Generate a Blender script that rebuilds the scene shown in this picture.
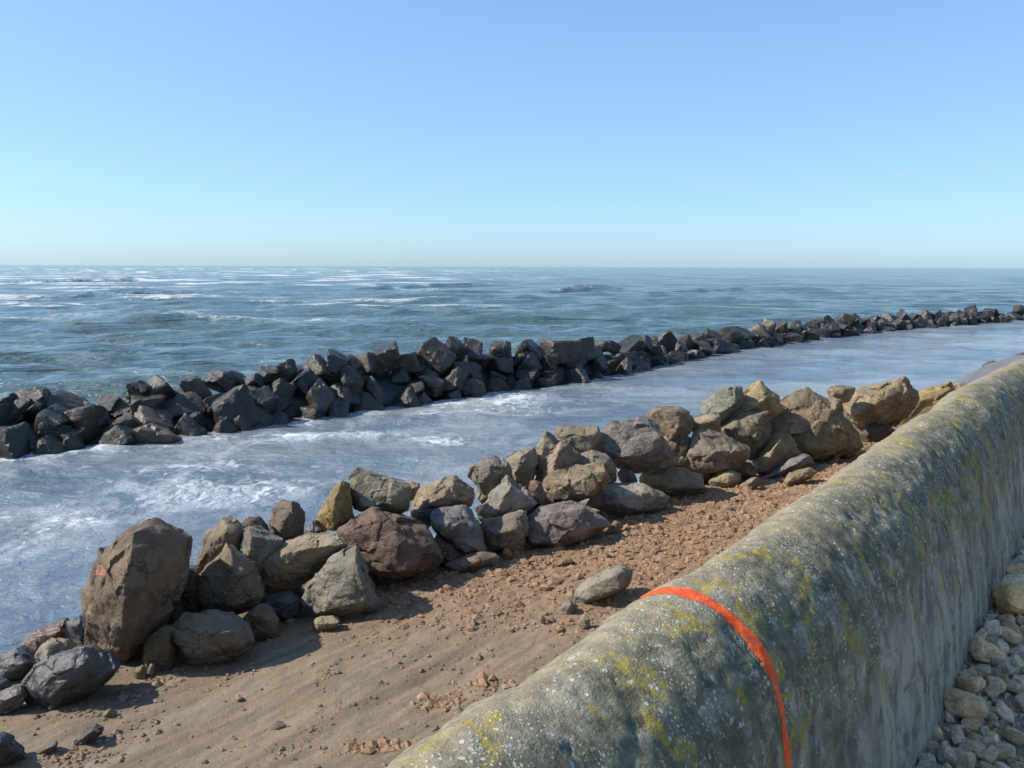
import bpy, bmesh, math, random
import numpy as np
from mathutils import Vector, Matrix, Euler

for o in list(bpy.data.objects):
    bpy.data.objects.remove(o)
scene = bpy.context.scene
R = math.radians

# ------------------------------------------------------------------ camera
CAM_Z = 1.65                 # eye height above the gravel walk (z = 0)
FPX = 850.0                  # focal length in pixels of a 1024 px wide picture
PITCH, ROLL = 7.87, 0.168
SEA_Z = -1.75
cam_data = bpy.data.cameras.new('camera')
cam_data.sensor_width = 36.0
cam_data.lens = 36.0 * FPX / 1024.0
cam_data.clip_start = 0.05
cam_data.clip_end = 60000.0
cam = bpy.data.objects.new('camera', cam_data)
scene.collection.objects.link(cam)
CAM_M = Matrix.Rotation(R(90 - PITCH), 3, 'X') @ Matrix.Rotation(R(ROLL), 3, 'Z')
cam.matrix_world = Matrix.Translation((0, 0, CAM_Z)) @ CAM_M.to_4x4()
scene.camera = cam
scene.render.resolution_x, scene.render.resolution_y = 1024, 768

# ------------------------------------------------------------------ light
SUN_AZ, SUN_EL = -91.0, 40.0         # azimuth clockwise from +Y
world = bpy.data.worlds.new('World')
scene.world = world
world.use_nodes = True
wn = world.node_tree.nodes
wl = world.node_tree.links
wn.clear()
sky = wn.new('ShaderNodeTexSky')
sky.sky_type = 'NISHITA'
sky.sun_disc = False
sky.sun_elevation = R(SUN_EL)
sky.sun_rotation = R(SUN_AZ)
sky.air_density = 0.9
sky.dust_density = 0.65
sky.ozone_density = 8.0
bg = wn.new('ShaderNodeBackground')
bg.inputs['Strength'].default_value = 0.146
wo = wn.new('ShaderNodeOutputWorld')
wb = wn.new('ShaderNodeMix')          # white balance of the sky light
wb.data_type = 'RGBA'
wb.blend_type = 'MULTIPLY'
wb.inputs[0].default_value = 1.0
wb.inputs[7].default_value = (0.84, 1.02, 1.14, 1)
gm_ = wn.new('ShaderNodeGamma')       # the camera's tone curve, the same over the whole sky
gm_.inputs['Gamma'].default_value = 0.62
wl.new(sky.outputs[0], gm_.inputs['Color'])
wl.new(gm_.outputs[0], wb.inputs[6])
wl.new(wb.outputs[2], bg.inputs[0])
wl.new(bg.outputs[0], wo.inputs[0])

sd = bpy.data.lights.new('sun', 'SUN')
sd.energy = 3.2
sd.angle = R(0.6)
sd.color = (1.0, 0.92, 0.80)
sun = bpy.data.objects.new('sun', sd)
scene.collection.objects.link(sun)
sdir = Vector((math.sin(R(SUN_AZ)) * math.cos(R(SUN_EL)), math.cos(R(SUN_AZ)) * math.cos(R(SUN_EL)), math.sin(R(SUN_EL))))
sun.rotation_euler = sdir.to_track_quat('Z', 'Y').to_euler()

scene.view_settings.view_transform = 'Standard'
scene.view_settings.look = 'None'
scene.view_settings.gamma = 1.0
scene.view_settings.use_curve_mapping = False
scene.view_settings.exposure = 1.17

# ------------------------------------------------------------------ helpers
rng = np.random.default_rng(11)
random.seed(5)
COL = scene.collection
AZ = R(36.63)                                   # direction of the sea wall
DV = np.array([math.sin(AZ), math.cos(AZ)])     # along the wall
NV = np.array([-math.cos(AZ), math.sin(AZ)])    # seaward

def tl(x, y):
    return x * DV[0] + y * DV[1], x * NV[0] + y * NV[1]     # along, seaward
def xy(t, L):
    return t * DV[0] + L * NV[0], t * DV[1] + L * NV[1]

def ray(px, py):
    d = CAM_M @ Vector(((px - 512) / FPX, -(py - 384) / FPX, -1))
    return np.array(d)
def at_Y(px, py, Y):
    d = ray(px, py)
    return np.array([0, 0, CAM_Z]) + d * (Y / d[1])
def on_z(px, py, z):
    d = ray(px, py)
    return np.array([0, 0, CAM_Z]) + d * ((z - CAM_Z) / d[2])

# vectorised gradient noise
_perm = np.random.default_rng(3).permutation(256)
_perm = np.concatenate([_perm, _perm, _perm])
_g = np.random.default_rng(4).normal(size=(256, 3))
_g /= np.linalg.norm(_g, axis=1)[:, None]
def noise3(p):
    p = np.asarray(p, float)
    i = np.floor(p).astype(np.int64)
    f = p - i
    u = f * f * f * (f * (f * 6 - 15) + 10)
    i &= 255
    out = 0
    for dx in (0, 1):
        for dy in (0, 1):
            for dz in (0, 1):
                h = _perm[_perm[_perm[(i[:, 0] + dx) & 255] + ((i[:, 1] + dy) & 255)] + ((i[:, 2] + dz) & 255)]
                g = _g[h]
                dd = f - np.array([dx, dy, dz])
                w = (u[:, 0] if dx else 1 - u[:, 0]) * (u[:, 1] if dy else 1 - u[:, 1]) * (u[:, 2] if dz else 1 - u[:, 2])
                out = out + w * (g * dd).sum(1)
    return out * 1.5
def fbm(p, octv=4, lac=2.03, gain=0.5):
    a, s, n = 1.0, 0.0, 0.0
    q = np.asarray(p, float)
    for k in range(octv):
        s = s + a * noise3(q + 17.3 * k)
        n += a
        a *= gain
        q = q * lac
    return s / n
def n2(x, y, sx, sy=None, seed=0.0, octv=4):
    sy = sx if sy is None else sy
    return fbm(np.stack([x / sx + seed, y / sy - seed * 1.7, np.full_like(x, seed * 3.1 + 0.37)], 1), octv)
def sstep(a, b, x):
    t = np.clip((x - a) / (b - a), 0, 1)
    return t * t * (3 - 2 * t)

def mesh_np(name, verts, faces, smooth=True, sharp=None):
    me = bpy.data.meshes.new(name)
    verts = np.asarray(verts, np.float32)
    faces = np.asarray(faces, np.int32)
    k = faces.shape[1]
    me.vertices.add(len(verts))
    me.vertices.foreach_set('co', verts.ravel())
    me.loops.add(faces.size)
    me.loops.foreach_set('vertex_index', faces.ravel())
    me.polygons.add(len(faces))
    me.polygons.foreach_set('loop_start', np.arange(0, faces.size, k, dtype=np.int32))
    me.polygons.foreach_set('loop_total', np.full(len(faces), k, np.int32))
    me.polygons.foreach_set('use_smooth', np.full(len(faces), smooth, bool))
    me.update(calc_edges=True)
    if sharp: me.set_sharp_from_angle(angle=R(sharp))
    return me
def grid_faces(nu, nv):
    a = np.arange(nu * nv).reshape(nu, nv)
    return np.stack([a[:-1, :-1].ravel(), a[1:, :-1].ravel(), a[1:, 1:].ravel(), a[:-1, 1:].ravel()], 1)
def add_obj(name, me, mat, parent=None, loc=(0, 0, 0)):
    o = bpy.data.objects.new(name, me)
    COL.objects.link(o)
    o.location = loc
    if mat is not None and me is not None and len(me.materials) == 0:
        me.materials.append(mat)
    if parent is not None:
        o.parent = parent
    return o
def tag(o, label=None, cat=None, group=None, kind=None):
    if label: o['label'] = label
    if cat: o['category'] = cat
    if group: o['group'] = group
    if kind: o['kind'] = kind
    return o
def fattr(me, name, vals):
    a = me.attributes.new(name, 'FLOAT', 'POINT')
    a.data.foreach_set('value', np.asarray(vals, np.float32))

# ------------------------------------------------------------------ material helpers
class NT:
    def __init__(s, name):
        s.m = bpy.data.materials.new(name)
        s.m.use_nodes = True
        s.t = s.m.node_tree
        s.n = s.t.nodes
        s.n.clear()
        s.out = s.n.new('ShaderNodeOutputMaterial')
        s.b = s.n.new('ShaderNodeBsdfPrincipled')
        s.t.links.new(s.b.outputs[0], s.out.inputs['Surface'])
    def L(s, a, b): s.t.links.new(a, b)
    def put(s, sock, v):
        if isinstance(v, bpy.types.NodeSocket): s.L(v, sock)
        elif isinstance(v, (tuple, list)) and len(v) == 3 and sock.type == 'RGBA': sock.default_value = (*v, 1)
        else: sock.default_value = v
    def coord(s, kind='Object'):
        return s.n.new('ShaderNodeTexCoord').outputs[kind]
    def mapping(s, v, scale=(1, 1, 1), rot=(0, 0, 0), loc=(0, 0, 0)):
        m = s.n.new('ShaderNodeMapping')
        s.L(v, m.inputs[0])
        m.inputs['Location'].default_value = loc
        m.inputs['Rotation'].default_value = rot
        m.inputs['Scale'].default_value = scale
        return m.outputs[0]
    def noise(s, v, scale, detail=4, rough=0.55, dist=0.0):
        m = s.n.new('ShaderNodeTexNoise')
        s.L(v, m.inputs['Vector'])
        s.put(m.inputs['Scale'], scale)
        m.inputs['Detail'].default_value = detail
        m.inputs['Roughness'].default_value = rough
        m.inputs['Distortion'].default_value = dist
        return m.outputs['Fac']
    def voro(s, v, scale, feature='F1', out='Distance', rnd=1.0):
        m = s.n.new('ShaderNodeTexVoronoi')
        m.feature = feature
        s.L(v, m.inputs['Vector'])
        m.inputs['Scale'].default_value = scale
        m.inputs['Randomness'].default_value = rnd
        return m.outputs[out]
    def ramp(s, f, a, b, lo=0.0, hi=1.0, smooth=True):
        m = s.n.new('ShaderNodeMapRange')
        m.interpolation_type = 'SMOOTHSTEP' if smooth else 'LINEAR'
        s.put(m.inputs['Value'], f)
        for k, v in (('From Min', a), ('From Max', b), ('To Min', lo), ('To Max', hi)):
            s.put(m.inputs[k], v)
        return m.outputs[0]
    def math(s, op, a, b=0.0):
        m = s.n.new('ShaderNodeMath')
        m.operation = op
        s.put(m.inputs[0], a)
        s.put(m.inputs[1], b)
        return m.outputs[0]
    def mix(s, f, a, b, mode='MIX'):
        m = s.n.new('ShaderNodeMix')
        m.data_type = 'RGBA'
        m.blend_type = mode
        s.put(m.inputs[0], f)
        s.put(m.inputs[6], a)
        s.put(m.inputs[7], b)
        return m.outputs[2]
    def vadd(s, a, b):
        m = s.n.new('ShaderNodeVectorMath')
        m.operation = 'ADD'
        s.put(m.inputs[0], a)
        s.put(m.inputs[1], b)
        return m.outputs[0]
    def sep(s, v):
        m = s.n.new('ShaderNodeSeparateXYZ')
        s.L(v, m.inputs[0])
        return m.outputs
    def attr(s, name):
        m = s.n.new('ShaderNodeAttribute')
        m.attribute_name = name
        return m.outputs['Fac']
    def bump(s, h, strength, dist, normal=None):
        m = s.n.new('ShaderNodeBump')
        m.inputs['Strength'].default_value = strength
        m.inputs['Distance'].default_value = dist
        s.L(h, m.inputs['Height'])
        if normal is not None: s.L(normal, m.inputs['Normal'])
        return m.outputs[0]
    def objinfo(s):
        return s.n.new('ShaderNodeObjectInfo').outputs
    def set(s, **k):
        for a, v in k.items():
            s.put(s.b.inputs[a.replace('_', ' ')], v)
        return s.m

def rock_material(name, wet=False, strata=0.35, gain=1.0):
    m = NT(name)
    oi = m.objinfo()
    off = m.n.new('ShaderNodeVectorMath'); off.operation = 'SCALE'
    off.inputs[0].default_value = (37, 53, 91)
    m.L(oi['Random'], off.inputs['Scale'])
    v = m.vadd(m.coord('Object'), off.outputs[0])
    base = oi['Color']
    big = m.noise(v, 3.2, 5, 0.6, 0.4)
    mid = m.noise(v, 13, 6, 0.65)
    fine = m.noise(v, 75, 4, 0.7)
    vs = m.mapping(v, (3.0, 3.0, 22.0), (0.5, 0.35, 0.2))
    band = m.noise(vs, 1.0, 4, 0.6, 0.3)
    c = m.mix(m.ramp(big, 0.3, 0.7), m.mix(1.0, base, (0.62, 0.62, 0.63), 'MULTIPLY'), m.mix(1.0, base, (1.28, 1.22, 1.12), 'MULTIPLY'))
    c = m.mix(m.ramp(mid, 0.45, 0.75, 0, 0.55), c, m.mix(1.0, base, (0.55, 0.50, 0.46), 'MULTIPLY'))
    stain = m.ramp(m.noise(v, 4.5, 4, 0.7, 0.8), 0.56, 0.72, 0, 0.5 if not wet else 0.1)
    c = m.mix(stain, c, m.mix(1.0, base, (1.35, 1.0, 0.58), 'MULTIPLY'))
    pale = m.ramp(m.noise(v, 21, 5, 0.75, 0.5), 0.60, 0.75, 0, 0.5 if not wet else 0.06)
    c = m.mix(pale, c, m.mix(0.5, base, (0.36, 0.34, 0.31)))
    c = m.mix(m.ramp(band, 0.35, 0.65, 0, strata), c, m.mix(1.0, c, (0.66, 0.63, 0.60), 'MULTIPLY'))
    c = m.mix(m.ramp(fine, 0.3, 0.72, 0, 0.5), m.mix(1.0, c, (1.18, 1.18, 1.18), 'MULTIPLY'), m.mix(1.0, c, (0.6, 0.6, 0.6), 'MULTIPLY'))
    vw = m.vadd(v, m.mapping(v, (0, 0, 0)))
    warp = m.n.new('ShaderNodeVectorMath'); warp.operation = 'SCALE'
    warp.inputs['Scale'].default_value = 0.35
    nt = m.n.new('ShaderNodeTexNoise'); nt.inputs['Scale'].default_value = 6.0; nt.inputs['Detail'].default_value = 5
    m.L(v, nt.inputs['Vector']); m.L(nt.outputs['Color'], warp.inputs[0])
    crack = m.ramp(m.voro(m.mapping(m.vadd(v, warp.outputs[0]), (1, 1, 2.2), (0.4, 0.3, 0)), 3.4, 'DISTANCE_TO_EDGE'), 0.0, 0.035)
    gate = m.ramp(m.noise(v, 2.7, 2, 0.5), 0.46, 0.56)
    crack = m.math('MAXIMUM', crack, m.math('SUBTRACT', 1.0, gate))
    c = m.mix(m.math('MULTIPLY', m.math('SUBTRACT', 1.0, crack), 0.6), c, m.mix(1.0, c, (0.25, 0.23, 0.22), 'MULTIPLY'))
    if gain != 1.0: c = m.mix(1.0, c, (gain, gain, gain), 'MULTIPLY')
    h = m.math('ADD', m.math('MULTIPLY', mid, 0.6), m.math('ADD', m.math('MULTIPLY', fine, 0.16), m.math('MULTIPLY', band, 0.35)))
    h = m.math('ADD', h, m.math('MULTIPLY', crack, 0.18))
    nrm = m.bump(h, 0.9, 0.034)
    rough = m.ramp(mid, 0.3, 0.7, 0.30, 0.55) if wet else m.ramp(mid, 0.3, 0.7, 0.72, 0.95)
    return m.set(Base_Color=c, Roughness=rough, Normal=nrm, Specular_IOR_Level=0.5 if wet else 0.25)

MAT_ROCK = rock_material('rock_dry')
MAT_ROCK_BANDED = rock_material('rock_banded', strata=0.75)
MAT_WET = rock_material('rock_wet', wet=True)
MAT_PEBBLE = rock_material('path_stone', strata=0.15, gain=1.7)

# ------------------------------------------------------------------ terrain heights
_LT = [-8, 1.6, 2.5, 3.1, 4.5, 5.8, 7.8, 8.9, 9.9, 11.1, 12.8, 16.8, 30, 80]
_LE = [4.9, 4.78, 4.62, 4.48, 4.23, 4.0, 3.67, 3.45, 3.11, 2.86, 2.65, 2.52, 2.45, 2.4]
def edge_L(t):
    return np.interp(t, _LT, _LE)
def ground_z(t, L):
    Le = edge_L(t)
    inner = -0.45 - 0.33 * np.clip((L - 1.0) / (Le - 1.0), -0.5, 1.0)
    out = np.interp(L - Le, [0.0, 0.9, 1.5, 2.3, 6.0, 12.0, 40.0], [0.0, -0.06, -0.45, -1.10, -2.0, -2.6, -3.2]) - 0.15 * sstep(12.5, 18.0, t) - 0.40 * sstep(26.0, 37.0, t)
    return inner + out
def on_ground(px, py):
    d = ray(px, py)
    o = np.array([0, 0, CAM_Z])
    a = 0.5
    for k in range(6000):
        p = o + d * a
        t, L = tl(p[0], p[1])
        if p[2] < ground_z(t, L):
            return p
        a += 0.005
    return p
FRONT = [(-40, 735), (0, 722), (40, 712), (100, 690), (135, 680), (180, 667), (240, 648), (330, 622), (420, 590), (470, 574), (540, 552),
         (610, 532), (680, 506), (740, 488), (800, 475), (850, 460), (900, 440), (960, 405)]
_fx = [p[0] for p in FRONT]
_fy = [on_z(p[0], p[1], -0.78)[1] for p in FRONT]
def front_Y(px):
    return float(np.interp(px, _fx, _fy))


# ------------------------------------------------------------------ breakwater line (on the water plane)
BW_PX = [(-160, 470), (-60, 463), (0, 458), (60, 452), (130, 441), (200, 434), (290, 422), (350, 413), (400, 405), (460, 398), (500, 391), (560, 385),
         (600, 377), (640, 370), (680, 361), (740, 351), (800, 341), (860, 333.5), (920, 328), (960, 325), (1000, 321.5), (1024, 319.5), (1060, 317), (1110, 314)]
BW = np.array([on_z(x, y, SEA_Z) for x, y in BW_PX])
BW_X = np.array([p[0] for p in BW_PX], float)
def bw_base_Y(px):
    return float(np.interp(px, BW_X, BW[:, 1]))
def bw_dist(x, y):
    """signed distance to the breakwater foot line, > 0 on the seaward side"""
    best = np.full(x.shape, 1e9)
    sgn = np.ones(x.shape)
    for a, b in zip(BW[:-1], BW[1:]):
        ax, ay = a[:2]; dx, dy = b[0] - ax, b[1] - ay
        l2 = dx * dx + dy * dy
        u = np.clip(((x - ax) * dx + (y - ay) * dy) / l2, 0, 1)
        d = np.hypot(x - ax - u * dx, y - ay - u * dy)
        c = dx * (y - ay) - dy * (x - ax)
        k = d < best
        best = np.where(k, d, best)
        sgn = np.where(k, np.sign(c), sgn)
    return best * sgn

# ------------------------------------------------------------------ sea
th = np.concatenate([np.linspace(-105, -36, 70)[:-1], np.linspace(-36, 40, 500), np.linspace(40, 105, 66)[1:]])
rr = [4.2]
while rr[-1] < 420: rr.append(rr[-1] * 1.0105)
while rr[-1] < 40000: rr.append(rr[-1] * 1.06)
rr = np.array(rr)
TH, RR = np.meshgrid(np.radians(th), rr)
sx = (RR * np.sin(TH)).ravel(); sy = (RR * np.cos(TH)).ravel(); sr = RR.ravel()
sd_ = bw_dist(sx, sy)
sea_side = sstep(-0.3, 2.5, sd_)
calm = 0.40 + 0.60 * sea_side                    # sheltered behind the breakwater
spacing = sr * 0.0105
sz = np.zeros_like(sx)
wr = np.random.default_rng(21)
for lam, n_w, steep in ((21, 3, 0.005), (13, 4, 0.006), (8, 5, 0.010), (5, 5, 0.015), (3, 6, 0.022), (1.8, 6, 0.022), (1.1, 6, 0.018), (0.65, 6, 0.014)):
    for k in range(n_w):
        l = lam * wr.uniform(0.8, 1.25)
        ang = R(wr.normal(184, 16 if lam > 4 else 34))
        kx, ky = math.sin(ang) * 2 * math.pi / l, math.cos(ang) * 2 * math.pi / l
        ph = kx * sx + ky * sy + wr.uniform(0, 6.28)
        env = 0.55 + 0.9 * n2(sx, sy, lam * 5, lam * 2.5, seed=lam + k, octv=2)
        res = sstep(2.0, 4.5, l / spacing)
        w = np.exp(0.7 * (np.sin(ph) - 1)) * 2.0 - 0.95
        loc = calm if lam < 4 else calm * (0.25 + 0.75 * sea_side)
        sz += steep * l * w * env * res * loc
# single larger waves running towards the shore (traced crests on the water)
CRESTS = [([(-60, 338), (40, 334), (120, 330), (175, 327.5), (215, 326)], 0.42, 4.2, 0.0),
          ([(215, 315.5), (265, 314), (310, 313), (376, 314.5)], 0.60, 5.0, 0.06),
          ([(545, 294), (575, 291.5), (600, 290.5), (632, 292)], 0.75, 4.5, 1.0),
          ([(60, 300), (110, 297), (160, 294), (200, 294)], 0.5, 4.5, 0.5),
          ([(330, 291), (420, 288), (520, 285)], 0.6, 6.0, 0.35),
          ([(640, 296), (740, 290), (860, 290)], 0.4, 4.5, 0.0),
          ([(400, 306), (520, 300), (560, 300)], 0.4, 3.6, 0.0),
          ([(-40, 285), (60, 282), (150, 281)], 0.8, 7.0, 0.8),
          ([(-40, 299), (20, 300), (70, 299)], 0.5, 5.0, 0.9)]
crest_foam = np.zeros_like(sx)
for px, hgt, wid, fo in CRESTS:
    pts = np.array([on_z(a, b, SEA_Z)[:2] for a, b in px])
    o_ = np.argsort(pts[:, 0]); pts = pts[o_]
    yc = np.interp(sx, pts[:, 0], pts[:, 1])
    span = pts[-1, 0] - pts[0, 0]
    u = (sx - pts[0, 0]) / span
    amp = sstep(-0.12, 0.28, u) * sstep(1.12, 0.72, u) * (0.85 + 0.4 * n2(sx, sy, 9, 40, seed=hgt * 9 + wid, octv=3))
    q = (sy - yc) + 1.2 * n2(sx, sy * 0, 14, 9, seed=wid, octv=2)
    prof = np.where(q < 0, np.exp(-(q / (wid * 0.42)) ** 2), np.exp(-(q / (wid * 0.9)) ** 2))
    sz += hgt * amp * prof - 0.25 * hgt * amp * np.exp(-((q + wid) / wid) ** 2)
    crest_foam = np.maximum(crest_foam, fo * np.clip(amp, 0, 1) * np.exp(-((q + 0.2 * wid) / (wid * 0.55)) ** 2))
sz *= np.where(sr > 1500, 0.0, 1.0)
st_, sL_ = tl(sx, sy)
off_ = (sd_ > 3) & (sr < 400)
sig = float(np.std(sz[off_]))
steep_foam = sstep(1.5, 2.6, sz / sig + 1.1 * n2(sx, sy, 3.0, 1.6, seed=19.0, octv=4)) * sstep(-0.05, 0.25, n2(sx, sy, 40, 18, seed=23.0, octv=3) + 0.1) * sstep(26, 60, sr) * sstep(900, 400, sr)
# foam cover
patch = n2(sx, sy, 3.4, 4.2, seed=2.3, octv=4)
streak = n2(sx, sy, 5.0, 2.6, seed=5.1, octv=5)
lag = 1 - sstep(-0.2, 0.3, sd_)
near_bw = np.exp(-np.abs(sd_ + 0.3) / 0.8)
leftness = sstep(6.0, -5.0, sx - 0.15 * (sy - 12))
shore = sstep(3.4, 1.6, sL_ - edge_L(st_) - 0.9 * patch)
foam = lag * np.clip(leftness * (0.42 + 0.75 * patch + 0.45 * streak) + 0.10 + 0.30 * streak, 0, 1)
foam = np.maximum(foam, lag * near_bw * (0.72 + 0.8 * streak) * (0.5 + 0.5 * leftness))
foam = np.maximum(foam, lag * shore * (0.3 + 0.6 * leftness))
cap_n = n2(sx, sy, 26, 7, seed=8.8, octv=4)
cap = sstep(0.06, 0.32, cap_n + 0.16 * sstep(40, -60, sx - 0.25 * sy) - 0.08) * sstep(70, 150, sr) * (1 - 0.6 * sstep(900, 3000, sr))
foam = np.maximum(foam, (1 - lag) * np.clip(cap * 0.95, 0, 1))
foam = np.maximum(foam, (1 - lag) * crest_foam)
foam = np.maximum(foam, (1 - lag) * 0.8 * steep_foam)
foam = np.where(lag < 0.5, foam * (0.35 + 0.65 * sstep(0.25, -0.15, sx / np.maximum(sy, 1))), foam)
foam = np.maximum(foam, (1 - lag) * np.clip(np.exp(-np.abs(sd_ - 2.0) / 1.4) * (0.28 + 0.5 * streak), 0, 1))
# swash through the gap near the far end of the breakwater
gp = on_z(985, 320, SEA_Z)
gap = np.exp(-(((sx - gp[0]) / 2.0) ** 2 + ((sy - gp[1] - 2.5) / 2.2) ** 2))
foam = np.clip(np.maximum(foam, gap), 0, 1)
me = mesh_np('sea', np.stack([sx, sy, sz], 1), grid_faces(len(rr), len(th)))
fattr(me, 'foam', foam); fattr(me, 'lagoon', lag); fattr(me, 'silt', np.clip(0.5 + 0.9 * n2(sx, sy, 6.0, 2.6, seed=9.4, octv=4), 0, 1))

m = NT('sea_water')
v = m.coord('Object')
vl = m.mapping(v, (1.15, 0.85, 1.0))
lagf, foamf, silt = m.attr('lagoon'), m.attr('foam'), m.attr('silt')
deep = m.mix(m.ramp(m.noise(m.mapping(v, (0.03, 0.08, 1)), 1.0, 4), 0.35, 0.65), (0.055, 0.095, 0.105), (0.080, 0.125, 0.125))
shal = m.mix(m.ramp(silt, 0.25, 0.8), (0.11, 0.152, 0.195), (0.215, 0.245, 0.26))
water = m.mix(lagf, deep, shal)
lace = m.noise(vl, 3.6, 9, 0.68, 1.4)
lace2 = m.noise(m.mapping(v, (0.8, 0.75, 1)), 1.1, 8, 0.62, 1.0)
lac = m.math('ADD', m.math('MULTIPLY', lace, 0.55), m.math('MULTIPLY', lace2, 0.45))
thr = m.ramp(foamf, 0.0, 1.0, 0.72, 0.30, smooth=False)
ff = m.n.new('ShaderNodeMapRange'); ff.interpolation_type = 'SMOOTHSTEP'
m.L(lac, ff.inputs['Value']); m.L(m.math('SUBTRACT', thr, 0.035), ff.inputs['From Min']); m.L(m.math('ADD', thr, 0.16), ff.inputs['From Max'])
fm = m.math('MULTIPLY', ff.outputs[0], m.ramp(foamf, 0.02, 0.2))
veil = m.math('MULTIPLY', m.ramp(foamf, 0.05, 0.7), m.ramp(m.noise(m.mapping(v, (1.3, 0.9, 1)), 0.8, 9, 0.62, 1.6), 0.38, 0.64, 0.02, 0.50))
fm = m.math('MAXIMUM', fm, m.math('MULTIPLY', veil, lagf))
fm = m.math('MULTIPLY', fm, 0.88)
c = m.mix(fm, water, (0.60, 0.63, 0.66))
b1 = m.noise(m.mapping(v, (2.2, 2.6, 1)), 1.0, 8, 0.62, 0.5)
b2 = m.noise(m.mapping(v, (0.22, 0.5, 1)), 1.0, 6, 0.6, 0.3)
n_ = m.bump(b1, 0.6, 0.15)
b2 = m.math('MULTIPLY', b2, m.math('SUBTRACT', 1.0, m.math('MULTIPLY', lagf, 0.55)))
n_ = m.bump(b2, 0.8, 0.9, n_)
b4 = m.noise(m.mapping(v, (0.035, 0.09, 1)), 1.0, 6, 0.62, 0.3)
b4 = m.math('MULTIPLY', b4, m.math('SUBTRACT', 1.0, lagf))
n_ = m.bump(b4, 0.7, 4.0, n_)
b3 = m.noise(v, 5.5, 5, 0.6, 0.6)
n_ = m.bump(b3, 0.8, 0.05, n_)
n_ = m.bump(fm, 0.4, 0.06, n_)
m.set(Base_Color=c, Roughness=m.ramp(fm, 0, 1, 0.10, 0.85), Normal=n_, IOR=1.33, Specular_IOR_Level=0.5)
sea = add_obj('sea', me, m.m, loc=(0, 0, SEA_Z))
tag(sea, kind='structure')

# ------------------------------------------------------------------ clay ground on the seaward side of the wall
gt = np.concatenate([np.linspace(-6, 0.8, 60)[:-1], np.linspace(0.8, 12.5, 640), 12.5 * 1.03 ** np.arange(1, 62)])
gL = np.concatenate([np.linspace(0.85, 2.2, 30)[:-1], np.linspace(2.2, 5.4, 190), np.linspace(5.4, 9, 40)[1:], np.array([10, 12, 16, 24, 40.0])])
GT, GL = np.meshgrid(gt, gL, indexing='ij')
t_, L_ = GT.ravel(), GL.ravel()
def loose_of(t, L):
    return sstep(3.2, 5.6, t + 0.9 * n2(t, L, 1.2, 0.6, seed=1.7, octv=3) + 0.35 * (L - 3.2))
gloose = loose_of(t_, L_)
gz = ground_z(t_, L_)
rough_ = n2(t_, L_, 0.16, 0.10, seed=3.3, octv=4)
layer = n2(t_, L_, 1.3, 0.42, seed=4.4, octv=4) + 0.35 * n2(t_, L_, 0.35, 0.16, seed=4.9, octv=3)
terr = (np.floor(layer * 6) + sstep(0.75, 1.0, layer * 6 - np.floor(layer * 6))) / 6.0
lump = 1 - np.abs(n2(t_, L_, 0.075, 0.075, seed=6.1, octv=3)) * 2.2
gz = gz + 0.05 * n2(t_, L_, 1.6, 1.0, seed=7.7, octv=3) + (1 - gloose) * (0.022 * terr + 0.014 * rough_) + gloose * (0.030 * rough_ + 0.020 * np.maximum(lump, 0))
gx, gy = xy(t_, L_)
me = mesh_np('ground', np.stack([gx, gy, gz], 1), grid_faces(len(gt), len(gL))[:, ::-1])
fattr(me, 'loose', gloose)
fattr(me, 'wet', np.clip(sstep(12.0, 15.0, t_) + sstep(-1.05, -1.4, gz), 0, 1))
m = NT('clay_ground')
v = m.coord('Object')
rotv = m.mapping(v, (1, 1, 1), (0, 0, AZ))          # x: seaward, y: along the wall
lo = m.attr('loose')
big = m.noise(rotv, 1.1, 5, 0.6)
lay = m.noise(m.mapping(rotv, (9.0, 0.9, 3.0)), 1.0, 6, 0.65, 0.4)
mid = m.noise(v, 14, 6, 0.68)
fin = m.noise(v, 90, 4, 0.75)
comp = m.mix(m.ramp(lay, 0.34, 0.66), (0.150, 0.112, 0.076), (0.235, 0.182, 0.126))
comp = m.mix(m.ramp(m.noise(m.mapping(rotv, (5, 1.2, 2)), 1.0, 5, 0.7), 0.55, 0.72, 0, 0.6), comp, (0.23, 0.22, 0.20))
comp = m.mix(m.ramp(m.noise(rotv, 3.1, 5, 0.7, 0.6), 0.58, 0.70, 0, 0.6), comp, (0.24, 0.125, 0.075))
loo = m.mix(m.ramp(mid, 0.3, 0.7), (0.165, 0.10, 0.06), (0.285, 0.18, 0.112))
loo = m.mix(m.ramp(big, 0.4, 0.65, 0, 0.55), loo, (0.235, 0.165, 0.105))
c = m.mix(lo, comp, loo)
c = m.mix(m.ramp(fin, 0.35, 0.7, 0, 0.45), c, m.mix(1.0, c, (0.55, 0.53, 0.5), 'MULTIPLY'))
h = m.math('ADD', m.math('MULTIPLY', mid, 0.6), m.math('ADD', m.math('MULTIPLY', fin, 0.2), m.math('MULTIPLY', lay, 0.12)))
wetf = m.attr('wet')
c = m.mix(wetf, c, (0.16, 0.125, 0.11))
m.set(Base_Color=c, Roughness=m.ramp(wetf, 0, 1, 0.92, 0.35), Specular_IOR_Level=0.3, Normal=m.bump(h, 0.8, 0.03))
ground = add_obj('ground', me, m.m)
tag(ground, kind='structure')

# ------------------------------------------------------------------ small faceted stones
def ico(level):
    bm = bmesh.new()
    bmesh.ops.create_icosphere(bm, subdivisions=level, radius=1.0)
    v = np.array([x.co[:] for x in bm.verts])
    f = np.array([[y.index for y in x.verts] for x in bm.faces])
    bm.free()
    return v, f
ICO = {k: ico(k) for k in (1, 2, 3, 4, 5, 6)}

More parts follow.
